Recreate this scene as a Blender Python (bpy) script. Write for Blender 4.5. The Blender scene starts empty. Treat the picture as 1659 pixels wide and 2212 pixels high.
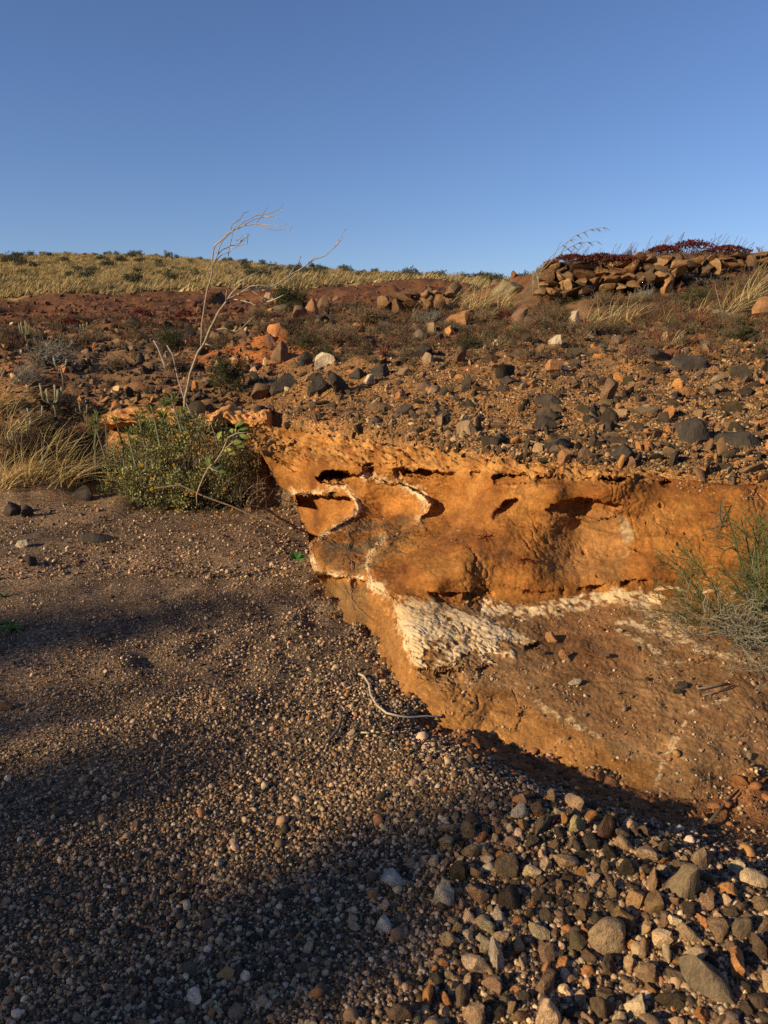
import bpy, math, random
import numpy as np
from mathutils import Vector, Matrix, Euler

# ------------------------------------------------------------------ camera, sky, sun
SC = bpy.context.scene
COL = SC.collection
FPX, CX, CY = 1609.0, 829.5, 1106.0          # focal length and centre of a 1659 x 2212 picture
PITCH = math.radians(12.5)
EYE = 1.5
SP, CP = math.sin(PITCH), math.cos(PITCH)
cam = bpy.data.cameras.new('camera')
cam.sensor_fit = 'VERTICAL'
cam.sensor_height = 24.0
cam.lens = 12.0 * FPX / CY
cam.clip_start = 0.05
cam.clip_end = 3000
camo = bpy.data.objects.new('camera', cam)
COL.objects.link(camo)
camo.location = (0, 0, EYE)
camo.rotation_euler = (math.pi / 2 - PITCH, 0, 0)
SC.camera = camo
cam.dof.use_dof = True
cam.dof.focus_distance = 3.8
cam.dof.aperture_fstop = 4.4

SUN_AZ = math.radians(29)                    # light travels towards +x, a little towards +y
SUN_EL = math.radians(21)
LD = Vector((math.cos(SUN_AZ) * math.cos(SUN_EL), math.sin(SUN_AZ) * math.cos(SUN_EL), -math.sin(SUN_EL)))
sun = bpy.data.lights.new('sun', 'SUN')
sun.energy = 5.0
sun.angle = math.radians(0.8)
sun.color = (1.0, 0.82, 0.52)
suno = bpy.data.objects.new('sun', sun)
COL.objects.link(suno)
suno.rotation_euler = LD.to_track_quat('-Z', 'Y').to_euler()
suno.location = (-20, -10, 15)

world = bpy.data.worlds.new('World')
SC.world = world
world.use_nodes = True
wn = world.node_tree
bg = wn.nodes['Background']
sky = wn.nodes.new('ShaderNodeTexSky')
sky.sky_type = 'NISHITA'
sky.sun_disc = False
sky.sun_elevation = SUN_EL
sky.sun_rotation = math.atan2(-LD.x, -LD.y)
sky.air_density = 1.0
sky.dust_density = 0.1
sky.ozone_density = 5.0
tint = wn.nodes.new('ShaderNodeMix'); tint.data_type = 'RGBA'; tint.blend_type = 'MULTIPLY'
tint.inputs[0].default_value = 1.0
tint.inputs[7].default_value = (0.99, 0.92, 1.03, 1)       # the camera's colour balance, even over the whole sky
wn.links.new(sky.outputs[0], tint.inputs[6])
wn.links.new(tint.outputs[2], bg.inputs[0])
bg.inputs[1].default_value = 0.092
SC.view_settings.view_transform = 'Standard'
SC.view_settings.look = 'None'
SC.view_settings.gamma = 1.0
SC.view_settings.use_curve_mapping = False
SC.view_settings.exposure = 0.36
SC.cycles.use_denoising = False
SC.cycles.denoiser = 'OPENIMAGEDENOISE'
SC.cycles.denoising_input_passes = 'RGB_ALBEDO_NORMAL'
SC.cycles.max_bounces = 5
SC.cycles.diffuse_bounces = 3
SC.cycles.glossy_bounces = 2
SC.cycles.transparent_max_bounces = 4

rng = np.random.default_rng(11)
random.seed(11)

# ------------------------------------------------------------------ maths helpers
def smooth(a, b, x):
    t = np.clip((x - a) / (b - a), 0, 1)
    return t * t * (3 - 2 * t)

_P = np.random.default_rng(5).permutation(256)
_P = np.concatenate([_P, _P, _P])
_G = np.random.default_rng(6).normal(size=(256, 3))
_G /= np.linalg.norm(_G, axis=1)[:, None]

def perlin(x, y, z):
    x, y, z = np.broadcast_arrays(np.asarray(x, float), np.asarray(y, float), np.asarray(z, float))
    xi, yi, zi = np.floor(x).astype(int), np.floor(y).astype(int), np.floor(z).astype(int)
    xf, yf, zf = x - xi, y - yi, z - zi
    u, v, w = [t * t * t * (t * (t * 6 - 15) + 10) for t in (xf, yf, zf)]
    r = 0
    for dx in (0, 1):
        for dy in (0, 1):
            for dz in (0, 1):
                h = _P[(_P[(_P[(xi + dx) & 255] + yi + dy) & 255] + zi + dz) & 255]
                g = _G[h]
                d = g[..., 0] * (xf - dx) + g[..., 1] * (yf - dy) + g[..., 2] * (zf - dz)
                r = r + d * (u if dx else 1 - u) * (v if dy else 1 - v) * (w if dz else 1 - w)
    return r * 1.6

def fbm(x, y, z, octaves=4, lac=2.03, gain=0.5):
    a, s = 1.0, 0
    for _ in range(octaves):
        s = s + a * perlin(x, y, z)
        x, y, z = x * lac + 3.7, y * lac + 1.3, z * lac + 9.1
        a *= gain
    return s

def tan_below(y):
    return math.tan(PITCH + math.atan((y - CY) / FPX))

def at(x, y, Y):
    """the point seen at picture position x, y at the forward distance Y (arrays welcome)"""
    x, y, Y = np.asarray(x, float), np.asarray(y, float), np.asarray(Y, float)
    v = -(y - CY) / FPX
    dy, dz = CP + SP * v, -SP + CP * v
    t = Y / dy
    return np.stack([t * (x - CX) / FPX, Y + 0 * x, EYE + t * dz], -1)

def gnd(x, y, z=0.0):
    """forward distance at which the sight line through x, y meets height z"""
    return (EYE - z) / tan_below(y)

def to_px(P):
    d = P[..., 1] * CP - (P[..., 2] - EYE) * SP
    u = P[..., 1] * SP + (P[..., 2] - EYE) * CP
    return CX + FPX * P[..., 0] / d, CY - FPX * u / d, d

def seg_dist(x, y, poly, closed=False):
    """distance to a polyline, and the position along it"""
    best = np.full(np.shape(x), 1e9)
    pos = np.zeros(np.shape(x))
    n = len(poly)
    for i in range(n if closed else n - 1):
        ax, ay = poly[i][:2]
        bx, by = poly[(i + 1) % n][:2]
        ex, ey = bx - ax, by - ay
        t = np.clip(((x - ax) * ex + (y - ay) * ey) / (ex * ex + ey * ey + 1e-12), 0, 1)
        d = np.hypot(x - ax - t * ex, y - ay - t * ey)
        m = d < best
        best = np.where(m, d, best)
        pos = np.where(m, i + t, pos)
    return best, pos

def inside(x, y, poly):
    r = np.zeros(np.shape(x), bool)
    n = len(poly)
    for i in range(n):
        ax, ay = poly[i][:2]
        bx, by = poly[(i + 1) % n][:2]
        c = ((ay > y) != (by > y)) & (x < (bx - ax) * (y - ay) / ((by - ay) + 1e-12) + ax)
        r ^= c
    return r

def sdist(x, y, poly):
    d, _ = seg_dist(x, y, poly, True)
    return np.where(inside(x, y, poly), d, -d)

class RBF:
    """scattered interpolation; kind 'lin' does not ring, 'tps' is smoother"""
    def __init__(s, p, v, kind='lin', lam=0.0):
        s.p, s.kind = np.asarray(p, float), kind
        v = np.asarray(v, float)
        n = len(s.p)
        d = np.linalg.norm(s.p[:, None] - s.p[None], axis=-1)
        A = np.zeros((n + 3, n + 3))
        A[:n, :n] = s.k(d) + lam * np.eye(n)
        A[:n, n] = 1
        A[:n, n + 1:] = s.p
        A[n:, :n] = A[:n, n:].T
        s.w = np.linalg.lstsq(A, np.concatenate([v, [0, 0, 0]]), rcond=None)[0]
    def k(s, d):
        return -d if s.kind == 'lin' else d * d * np.log(d + 1e-9)
    def __call__(s, x, y):
        x, y = np.broadcast_arrays(np.asarray(x, float), np.asarray(y, float))
        n = len(s.p)
        r = s.w[n] + s.w[n + 1] * x + s.w[n + 2] * y
        for i in range(n):
            r = r + s.w[i] * s.k(np.hypot(x - s.p[i, 0], y - s.p[i, 1]))
        return r

def polyfn(pts):
    p = np.array(pts, float)
    return lambda x: np.interp(x, p[:, 0], p[:, 1])

# ------------------------------------------------------------------ scene helpers
def tag(o, label=None, cat=None, group=None, kind=None):
    if label: o['label'] = label
    if cat: o['category'] = cat
    if group: o['group'] = group
    if kind: o['kind'] = kind
    return o

def mesh_np(name, V, F, mat=None, smooth_=True, attrs=None):
    """V (n,3), F (m,3) or (m,4) or a list of polygons; attrs: name -> per-vertex RGB or float"""
    me = bpy.data.meshes.new(name)
    V = np.asarray(V, np.float32)
    if isinstance(F, np.ndarray):
        m, k = F.shape
        me.vertices.add(len(V)); me.vertices.foreach_set('co', V.ravel())
        me.loops.add(m * k); me.loops.foreach_set('vertex_index', F.astype(np.int32).ravel())
        me.polygons.add(m)
        me.polygons.foreach_set('loop_start', np.arange(0, m * k, k, dtype=np.int32))
        me.polygons.foreach_set('loop_total', np.full(m, k, np.int32))
        me.update(calc_edges=True)
        me.validate()
    else:
        me.from_pydata([tuple(v) for v in V], [], F)
    if smooth_:
        me.polygons.foreach_set('use_smooth', np.ones(len(me.polygons), bool))
    for n, a in (attrs or {}).items():
        a = np.asarray(a, np.float32)
        if a.ndim == 2:
            c = np.ones((len(a), 4), np.float32); c[:, :3] = a
            at_ = me.attributes.new(n, 'FLOAT_COLOR', 'POINT'); at_.data.foreach_set('color', c.ravel())
        else:
            at_ = me.attributes.new(n, 'FLOAT', 'POINT'); at_.data.foreach_set('value', a)
    if mat: me.materials.append(mat)
    return me

def obj(name, me, parent=None, loc=None, rot=None, scl=None, color=None):
    o = bpy.data.objects.new(name, me)
    COL.objects.link(o)
    if parent: o.parent = parent
    if loc is not None: o.location = tuple(float(c) for c in loc)
    if rot is not None: o.rotation_euler = tuple(float(c) for c in rot)
    if scl is not None: o.scale = tuple(float(c) for c in scl)
    if color is not None: o.color = (float(color[0]), float(color[1]), float(color[2]), 1)
    return o

def empty(name, loc=(0, 0, 0), rot=(0, 0, 0)):
    o = bpy.data.objects.new(name, None)
    o.empty_display_size = 0.1
    COL.objects.link(o)
    o.location = tuple(float(c) for c in loc)
    o.rotation_euler = rot
    return o

def cross3(a, b):
    return np.array((a[1] * b[2] - a[2] * b[1], a[2] * b[0] - a[0] * b[2], a[0] * b[1] - a[1] * b[0]))

class MB:
    """collects tubes, blades and leaves, with a colour for each vertex"""
    def __init__(s): s.v, s.f, s.c = [], [], []
    def add(s, v, f, c):
        b = len(s.v)
        s.v.extend(v); s.f.extend([tuple(i + b for i in q) for q in f])
        s.c.extend([c] * len(v) if np.ndim(c) == 1 else list(c))
    def tube(s, pts, r0, r1, col, n=4, col2=None):
        pts = [np.asarray(p, float) for p in pts]
        k = len(pts)
        v, f, c = [], [], []
        ref = np.array([0.31, 0.87, 0.39])
        for i, p in enumerate(pts):
            t = pts[min(i + 1, k - 1)] - pts[max(i - 1, 0)]
            t = t / (np.linalg.norm(t) + 1e-9)
            a = cross3(t, ref); a /= math.sqrt(a @ a) + 1e-9
            b = cross3(t, a)
            u = i / (k - 1)
            r = r0 + (r1 - r0) * u
            cc = np.asarray(col) if col2 is None else np.asarray(col) * (1 - u) + np.asarray(col2) * u
            for j in range(n):
                w = 2 * math.pi * j / n
                v.append(p + r * (math.cos(w) * a + math.sin(w) * b)); c.append(cc)
        for i in range(k - 1):
            for j in range(n):
                f.append((i * n + j, i * n + (j + 1) % n, (i + 1) * n + (j + 1) % n, (i + 1) * n + j))
        f.append(tuple(range(n))[::-1]); f.append(tuple(range((k - 1) * n, k * n)))
        s.add(v, f, c)
    def blade(s, pts, w0, side, col, col2=None):
        """a flat tapering blade along pts"""
        k = len(pts)
        side = np.asarray(side, float)
        v, c, f = [], [], []
        for i, p in enumerate(pts):
            u = i / (k - 1)
            w = w0 * (1 - 0.85 * u)
            v += [np.asarray(p) - side * w, np.asarray(p) + side * w]
            cc = np.asarray(col) if col2 is None else np.asarray(col) * (1 - u) + np.asarray(col2) * u
            c += [cc, cc]
        for i in range(k - 1):
            f.append((2 * i, 2 * i + 1, 2 * i + 3, 2 * i + 2))
        s.add(v, f, c)
    def leaf(s, p, d, n, ln, wd, col, fold=0.2):
        """a folded pointed leaf from p along d, its face towards n"""
        p = np.asarray(p, float)
        d = np.asarray(d, float); d /= np.linalg.norm(d) + 1e-9
        b = cross3(d, n); b /= math.sqrt(b @ b) + 1e-9
        n = cross3(b, d)
        m = p + d * ln * 0.45
        v = [p, m - b * wd * 0.5 + n * fold * wd, p + d * ln, m + b * wd * 0.5 + n * fold * wd]
        s.add(v, [(0, 1, 2), (0, 2, 3)], col)
    def mesh(s, name, mat, smooth_=False):
        return mesh_np(name, np.array(s.v), s.f, mat, smooth_, {'Col': np.array(s.c)})

def rvec(r=None):
    v = np.array([random.gauss(0, 1) for _ in range(3)])
    return v / np.linalg.norm(v)

# ------------------------------------------------------------------ materials
def newmat(name, rough=0.95):
    m = bpy.data.materials.new(name)
    m.use_nodes = True
    nt = m.node_tree
    b = nt.nodes['Principled BSDF']
    b.inputs['Roughness'].default_value = rough
    b.inputs['Specular IOR Level'].default_value = 0.15
    return m, nt, b

def nd(nt, t, **kw):
    n = nt.nodes.new(t)
    for k, v in kw.items():
        if k in ('attribute_name', 'attribute_type', 'noise_dimensions', 'feature', 'blend_type', 'data_type', 'operation', 'distance'):
            setattr(n, k, v)
        else:
            n.inputs[k.replace('_', ' ')].default_value = v
    return n

def mulcol(nt, a, b, fac=1.0, mode='MULTIPLY'):
    m = nt.nodes.new('ShaderNodeMix'); m.data_type = 'RGBA'; m.blend_type = mode
    m.inputs[0].default_value = fac if not hasattr(fac, 'links') else 1
    if hasattr(fac, 'links'): nt.links.new(fac, m.inputs[0])
    for s_, i in ((a, 6), (b, 7)):
        if hasattr(s_, 'links'): nt.links.new(s_, m.inputs[i])
        else: m.inputs[i].default_value = (*s_, 1)
    return m.outputs[2]

def ramp(nt, src, stops):
    r = nt.nodes.new('ShaderNodeValToRGB')
    e = r.color_ramp.elements
    while len(e) < len(stops): e.new(0.5)
    for el, (p, c) in zip(e, stops):
        el.position = p
        el.color = (*c, 1) if np.ndim(c) else (c, c, c, 1)
    nt.links.new(src, r.inputs[0])
    return r.outputs[0]

def noise(nt, vec, scale, detail=4, rough=0.55):
    n = nd(nt, 'ShaderNodeTexNoise', Scale=scale, Detail=detail, Roughness=rough)
    if vec is not None: nt.links.new(vec, n.inputs['Vector'])
    return n

def bump(nt, height, strength, dist, prev=None):
    b = nt.nodes.new('ShaderNodeBump')
    b.inputs['Strength'].default_value = strength
    b.inputs['Distance'].default_value = dist
    nt.links.new(height, b.inputs['Height'])
    if prev is not None: nt.links.new(prev, b.inputs['Normal'])
    return b.outputs[0]

def mat_ground():
    """soil: colour of the place from the mesh, grit and crumbs from noise and cells"""
    m, nt, b = newmat('soil')
    geo = nt.nodes.new('ShaderNodeNewGeometry').outputs['Position']
    c = nd(nt, 'ShaderNodeAttribute', attribute_name='Col').outputs['Color']
    n1 = noise(nt, geo, 3.0, 6).outputs[0]
    n2 = noise(nt, geo, 60.0, 4, 0.7).outputs[0]
    vo = nd(nt, 'ShaderNodeTexVoronoi', Scale=110.0)
    nt.links.new(geo, vo.inputs['Vector'])
    vr = nt.nodes.new('ShaderNodeSeparateColor'); nt.links.new(vo.outputs['Color'], vr.inputs[0])
    c = mulcol(nt, c, ramp(nt, n1, [(0.3, 0.72), (0.7, 1.3)]))
    c = mulcol(nt, c, ramp(nt, n2, [(0.3, 0.6), (0.7, 1.4)]))
    gr = nd(nt, 'ShaderNodeAttribute', attribute_name='grit').outputs['Fac']
    g2 = ramp(nt, vr.outputs[0], [(0.0, (0.45, 0.42, 0.4)), (0.45, (0.75, 0.72, 0.68)), (0.8, (1.2, 1.1, 1.0)), (0.97, (2.2, 2.1, 2.0))])
    cg = mulcol(nt, c, g2)
    c = mulcol(nt, c, cg, gr, 'MIX')
    nt.links.new(c, b.inputs['Base Color'])
    n = bump(nt, n2, 0.6, 0.012)
    n = bump(nt, vo.outputs['Distance'], 0.5, 0.006, n)
    nt.links.new(n, b.inputs['Normal'])
    return m

def mat_rock():
    """eroded ochre earth with white crust: colours from the mesh, stains, pits and cracks from noise"""
    m, nt, b = newmat('ochre_rock')
    geo = nt.nodes.new('ShaderNodeNewGeometry').outputs['Position']
    c = nd(nt, 'ShaderNodeAttribute', attribute_name='Col').outputs['Color']
    wh = nd(nt, 'ShaderNodeAttribute', attribute_name='crust').outputs['Fac']
    n1 = noise(nt, geo, 5.0, 6, 0.6).outputs[0]
    n2 = noise(nt, geo, 38.0, 5, 0.65).outputs[0]
    n3 = noise(nt, geo, 160.0, 3, 0.6).outputs[0]
    c = mulcol(nt, c, ramp(nt, n1, [(0.3, (0.72, 0.70, 0.68)), (0.7, (1.25, 1.22, 1.18))]))
    c = mulcol(nt, c, ramp(nt, n2, [(0.3, 0.74), (0.7, 1.22)]))
    # wash stains, banded with the layers, and grains set in the earth
    mp = nt.nodes.new('ShaderNodeMapping'); mp.inputs['Scale'].default_value = (4.0, 4.0, 22.0); nt.links.new(geo, mp.inputs[0])
    c = mulcol(nt, c, ramp(nt, noise(nt, mp.outputs[0], 1.0, 6, 0.62).outputs[0], [(0.32, (0.66, 0.60, 0.56)), (0.5, (1.0, 1.0, 1.0)), (0.7, (1.18, 1.16, 1.12))]))
    vg = nd(nt, 'ShaderNodeTexVoronoi', Scale=120.0); nt.links.new(geo, vg.inputs['Vector'])
    gs = nt.nodes.new('ShaderNodeSeparateColor'); nt.links.new(vg.outputs['Color'], gs.inputs[0])
    c = mulcol(nt, c, ramp(nt, gs.outputs[0], [(0.0, 0.55), (0.08, 1.0), (0.9, 1.0), (0.97, 1.7)]), 0.6)
    # cream flecks and thin pale veinlets
    vn = nd(nt, 'ShaderNodeTexVoronoi', Scale=7.0, feature='DISTANCE_TO_EDGE')
    wv = nt.nodes.new('ShaderNodeVectorMath'); wv.operation = 'ADD'
    nsc = noise(nt, geo, 6.0, 4); nt.links.new(geo, wv.inputs[0]); nt.links.new(nsc.outputs['Color'], wv.inputs[1])
    nt.links.new(wv.outputs[0], vn.inputs['Vector'])
    line = ramp(nt, vn.outputs['Distance'], [(0.0, 1.0), (0.012, 0.0)])
    gate = ramp(nt, noise(nt, geo, 2.3, 2).outputs[0], [(0.55, 0.0), (0.68, 0.7)])
    mm = nt.nodes.new('ShaderNodeMath'); mm.operation = 'MULTIPLY'
    nt.links.new(line, mm.inputs[0]); nt.links.new(gate, mm.inputs[1])
    c = mulcol(nt, c, (0.62, 0.46, 0.27), mm.outputs[0], 'MIX')
    # white crust
    edge = nt.nodes.new('ShaderNodeMath'); edge.operation = 'MULTIPLY_ADD'
    nt.links.new(n2, edge.inputs[0]); edge.inputs[1].default_value = 1.3; nt.links.new(wh, edge.inputs[2])
    we = ramp(nt, edge.outputs[0], [(0.0, 0.0), (0.92, 0.0), (1.0, 1.0)])
    edge.use_clamp = False
    ms = nt.nodes.new('ShaderNodeMapRange'); nt.links.new(edge.outputs[0], ms.inputs[0])
    ms.inputs[1].default_value = 0.92; ms.inputs[2].default_value = 1.48
    wc = mulcol(nt, (0.66, 0.49, 0.29), ramp(nt, n1, [(0.3, (0.85, 0.74, 0.58)), (0.65, (1.08, 1.06, 1.05))]))
    c = mulcol(nt, c, wc, ms.outputs[0], 'MIX')
    nt.links.new(c, b.inputs['Base Color'])
    n = bump(nt, n2, 0.5, 0.010)
    n = bump(nt, n3, 0.6, 0.003, n)
    vc = nd(nt, 'ShaderNodeTexVoronoi', Scale=13.0, feature='DISTANCE_TO_EDGE')
    nt.links.new(wv.outputs[0], vc.inputs['Vector'])
    ck = ramp(nt, vc.outputs['Distance'], [(0.0, 0.0), (0.02, 1.0)])
    g2 = ramp(nt, noise(nt, geo, 3.1, 2).outputs[0], [(0.42, 1.0), (0.58, 0.0)])
    mx = nt.nodes.new('ShaderNodeMath'); mx.operation = 'MAXIMUM'
    nt.links.new(ck, mx.inputs[0]); nt.links.new(g2, mx.inputs[1])
    n = bump(nt, mx.outputs[0], 0.45, 0.006, n)
    nt.links.new(n, b.inputs['Normal'])
    return m

def mat_stone(name, inst):
    """stone: own colour of each piece, mottled, with pale flecks"""
    m, nt, b = newmat(name, 0.85)
    tc = nt.nodes.new('ShaderNodeTexCoord').outputs['Object']
    oi = nt.nodes.new('ShaderNodeObjectInfo')
    if inst:
        c = nd(nt, 'ShaderNodeAttribute', attribute_name='col', attribute_type='INSTANCER').outputs['Color']
    else:
        c = oi.outputs['Color']
    off = nt.nodes.new('ShaderNodeVectorMath'); off.operation = 'ADD'
    mulr = nt.nodes.new('ShaderNodeMath'); mulr.operation = 'MULTIPLY'; mulr.inputs[1].default_value = 37.0
    nt.links.new(oi.outputs['Random'], mulr.inputs[0])
    nt.links.new(tc, off.inputs[0]); nt.links.new(mulr.outputs[0], off.inputs[1])
    v = off.outputs[0]
    n1 = noise(nt, v, 2.2, 5, 0.6).outputs[0]
    n2 = noise(nt, v, 9.0, 4, 0.7).outputs[0]
    c = mulcol(nt, c, ramp(nt, n1, [(0.3, (0.66, 0.63, 0.60)), (0.7, (1.3, 1.27, 1.22))]))
    c = mulcol(nt, c, ramp(nt, n2, [(0.3, 0.72), (0.7, 1.25)]))
    if not inst:
        vo = nd(nt, 'ShaderNodeTexVoronoi', Scale=9.0); nt.links.new(v, vo.inputs['Vector'])
        sp = ramp(nt, vo.outputs['Distance'], [(0.06, 0.4), (0.10, 0.0)])
        gate = ramp(nt, noise(nt, v, 1.7, 2).outputs[0], [(0.52, 0.0), (0.62, 1.0)])
        mm = nt.nodes.new('ShaderNodeMath'); mm.operation = 'MULTIPLY'
        nt.links.new(sp, mm.inputs[0]); nt.links.new(gate, mm.inputs[1])
        c = mulcol(nt, c, (0.45, 0.36, 0.25), mm.outputs[0], 'MIX')
    nt.links.new(c, b.inputs['Base Color'])
    n = bump(nt, n1, 0.6, 0.004 if inst else 0.03)
    n = bump(nt, n2, 0.6, 0.0015 if inst else 0.010, n)
    nt.links.new(n, b.inputs['Normal'])
    return m

def mat_plant(name, rough=0.8, trans=0.0):
    m, nt, b = newmat(name, rough)
    geo = nt.nodes.new('ShaderNodeNewGeometry').outputs['Position']
    c = nd(nt, 'ShaderNodeAttribute', attribute_name='Col').outputs['Color']
    n1 = noise(nt, geo, 25.0, 3).outputs[0]
    c = mulcol(nt, c, ramp(nt, n1, [(0.3, 0.75), (0.7, 1.25)]))
    nt.links.new(c, b.inputs['Base Color'])
    if trans:
        t = nt.nodes.new('ShaderNodeBsdfTranslucent'); nt.links.new(c, t.inputs[0])
        ms = nt.nodes.new('ShaderNodeMixShader'); ms.inputs[0].default_value = trans
        nt.links.new(b.outputs[0], ms.inputs[1]); nt.links.new(t.outputs[0], ms.inputs[2])
        nt.links.new(ms.outputs[0], nt.nodes['Material Output'].inputs[0])
    return m

M_SOIL, M_ROCK = mat_ground(), mat_rock()
M_STONE, M_PEB = mat_stone('stone', False), mat_stone('pebble_stone', True)
M_LEAF, M_BARK, M_DRY = mat_plant('leaf', 0.6, 0.3), mat_plant('bark', 0.9), mat_plant('dry_grass', 0.7, 0.25)

#TERRAIN
# ------------------------------------------------------------------ the rock ledge: measured lines
# line where the loose bank meets the top of the ledge: x, y, forward distance
TOP = [(533, 932, 6.30), (560, 922, 6.45), (600, 925, 6.45), (650, 931, 6.25), (700, 940, 6.0), (760, 946, 5.75), (800, 955, 5.6),
       (860, 964, 5.35), (930, 971, 5.1), (1000, 985, 4.8), (1050, 990, 4.6), (1100, 998, 4.45), (1150, 1003, 4.35), (1220, 1010, 4.27),
       (1290, 1016, 4.2), (1400, 1028, 4.1), (1500, 1040, 4.0), (1580, 1050, 3.97), (1659, 1048, 3.95), (1760, 1052, 3.92), (1900, 1060, 3.9), (2250, 1056, 3.9), (2700, 1062, 3.85)]
# lower outline: the nose and its undercut, then the foot of the lower face
LOW = [(533, 936), (560, 968), (585, 1010), (600, 1045), (625, 1062), (640, 1085), (655, 1130), (664, 1165), (668, 1188), (673, 1217),
       (684, 1241), (697, 1258), (705, 1285), (716, 1310), (733, 1335), (765, 1348), (795, 1357), (801, 1385), (830, 1430), (850, 1470),
       (880, 1515), (920, 1550), (960, 1578), (1020, 1606), (1090, 1640), (1200, 1680), (1300, 1708), (1400, 1742), (1500, 1742),
       (1580, 1705), (1659, 1672), (1760, 1640), (1900, 1610), (2250, 1595), (2700, 1560)]
def foot_z(x):
    return float(np.interp(x, [690, 880, 960, 1090, 1450, 1659, 1900], [0, 0, -0.05, -0.10, -0.10, -0.02, 0.0]))
FOOT = [(x, y, gnd(x, y, foot_z(x))) for x, y in LOW if x >= 697]
CTRL = [  # front surface
 (560, 968, 6.05), (585, 1010, 6.0), (600, 1045, 6.0), (625, 1062, 6.0), (600, 990, 6.0), (650, 1000, 5.8), (650, 1040, 5.85),
 (700, 1002, 5.6), (760, 1003, 5.3), (860, 1010, 4.95), (950, 1013, 4.72), (1050, 1012, 4.45), (1150, 1020, 4.25),
 (700, 970, 5.8), (800, 980, 5.4), (930, 990, 4.95), (640, 960, 6.15), (600, 955, 6.25),
 (690, 1045, 5.6), (740, 1053, 5.45), (790, 1030, 5.25), (650, 1063, 5.9),
 (775, 1095, 5.2), (770, 1115, 5.1), (740, 1135, 4.95), (700, 1160, 4.75), (668, 1182, 4.6), (672, 1215, 4.4), (690, 1238, 4.22),
 (740, 1245, 4.1), (790, 1247, 4.0), (715, 1243, 4.15),
 (815, 1050, 5.28), (850, 1080, 5.25), (800, 1125, 5.12), (855, 1128, 5.05), (780, 1160, 4.75), (740, 1190, 4.45), (720, 1215, 4.3),
 (800, 1200, 4.36), (780, 1230, 4.13), (825, 1165, 4.58), (785, 1200, 4.38), (782, 1255, 4.05),
 (840, 1040, 5.12), (900, 1062, 4.95), (930, 1085, 4.80), (925, 1105, 4.76), (960, 1045, 4.85), (900, 1128, 4.80), (950, 1100, 4.9), (830, 1108, 5.30), (880, 1100, 5.1), (960, 1125, 4.62),
 (880, 1150, 4.58), (1000, 1080, 4.68), (1000, 1110, 4.5), (940, 1160, 4.28), (860, 1180, 4.33), (835, 1160, 4.38), (805, 1190, 4.18),
 (797, 1220, 4.02), (795, 1265, 3.86),
 (900, 1180, 4.15), (1000, 1155, 4.1), (1050, 1165, 3.93), (900, 1220, 3.84), (1000, 1215, 3.70), (950, 1265, 3.62), (1050, 1255, 3.72),
 (850, 1240, 3.92), (960, 1290, 3.68), (1050, 1293, 3.72), (900, 1285, 3.68), (1100, 1210, 3.78), (1100, 1270, 3.72),
 (800, 1272, 3.85), (850, 1310, 3.6), (868, 1370, 3.35), (885, 1440, 3.06),
 (950, 1320, 3.53), (1000, 1370, 3.32), (950, 1400, 3.17), (1060, 1330, 3.53), (1160, 1383, 3.27), (1000, 1440, 3.02), (1100, 1420, 3.1),
 (1180, 1360, 3.46), (1250, 1400, 3.22), (1250, 1330, 3.57), (1100, 1303, 3.68), (1400, 1300, 3.66), (1550, 1300, 3.62), (1400, 1400, 3.22),
 (1600, 1450, 2.98), (1400, 1500, 2.82), (1600, 1550, 2.66), (1200, 1480, 2.92), (1300, 1560, 2.70), (1500, 1600, 2.54), (1500, 1680, 2.38),
 (1600, 1640, 2.46), (900, 1465, 3.0), (1000, 1480, 2.95), (1100, 1487, 2.95), (1170, 1540, 2.76), (1250, 1570, 2.67), (1430, 1650, 2.48),
 (1000, 1540, 2.80), (1090, 1590, 2.72), (1200, 1630, 2.6), (1330, 1650, 2.52), (1060, 1540, 2.83), (900, 1500, 2.96),
 (830, 1340, 3.63), (760, 1290, 4.0), (840, 1400, 3.40),
 (1290, 1030, 4.02), (1340, 1032, 3.95), (1200, 1040, 4.08), (1100, 1040, 4.22), (1200, 1070, 3.95), (1050, 1060, 4.35), (1040, 1090, 4.25),
 (1100, 1065, 4.15), (1300, 1070, 3.90), (1120, 1120, 4.10), (1250, 1130, 4.14), (1300, 1180, 3.98), (1300, 1230, 3.80), (1210, 1150, 4.06), (1250, 1190, 3.98),
 (1150, 1200, 3.8), (1150, 1250, 3.68), (1150, 1283, 3.72), (1300, 1262, 3.70), (1400, 1258, 3.70), (1500, 1262, 3.70), (1300, 1285, 3.72),
 (1400, 1060, 3.98), (1400, 1100, 3.95), (1400, 1180, 3.82), (1400, 1230, 3.70), (1500, 1090, 3.90), (1500, 1150, 3.8), (1500, 1220, 3.68),
 (1600, 1070, 3.82), (1600, 1120, 3.74), (1600, 1200, 3.65), (1640, 1262, 3.66),
 (1760, 1150, 3.65), (1760, 1270, 3.6), (1900, 1150, 3.6), (1900, 1270, 3.55), (1760, 1400, 3.2), (1900, 1400, 3.2), (1760, 1550, 2.72), (1900, 1550, 2.75), (2250, 1130, 3.68), (2250, 1270, 3.52), (2250, 1330, 3.45), (2250, 1450, 3.05), (2700, 1140, 3.6), (2700, 1280, 3.5), (2700, 1420, 3.15), (2480, 1180, 3.72), (2480, 1280, 3.6),
] + TOP + FOOT
BACK_POLY = [(640, 1068), (690, 1071), (750, 1073), (766, 1092), (762, 1112), (735, 1130), (697, 1153), (667, 1174), (655, 1168), (640, 1120)]
BACK = [(640, 1085, 6.6), (655, 1130, 6.1), (664, 1168, 5.72), (700, 1076, 5.66), (750, 1078, 5.52), (700, 1110, 5.6), (690, 1150, 5.5), (765, 1100, 5.36),
        (730, 1130, 5.3), (640, 1068, 6.2), (735, 1095, 5.5)]
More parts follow.
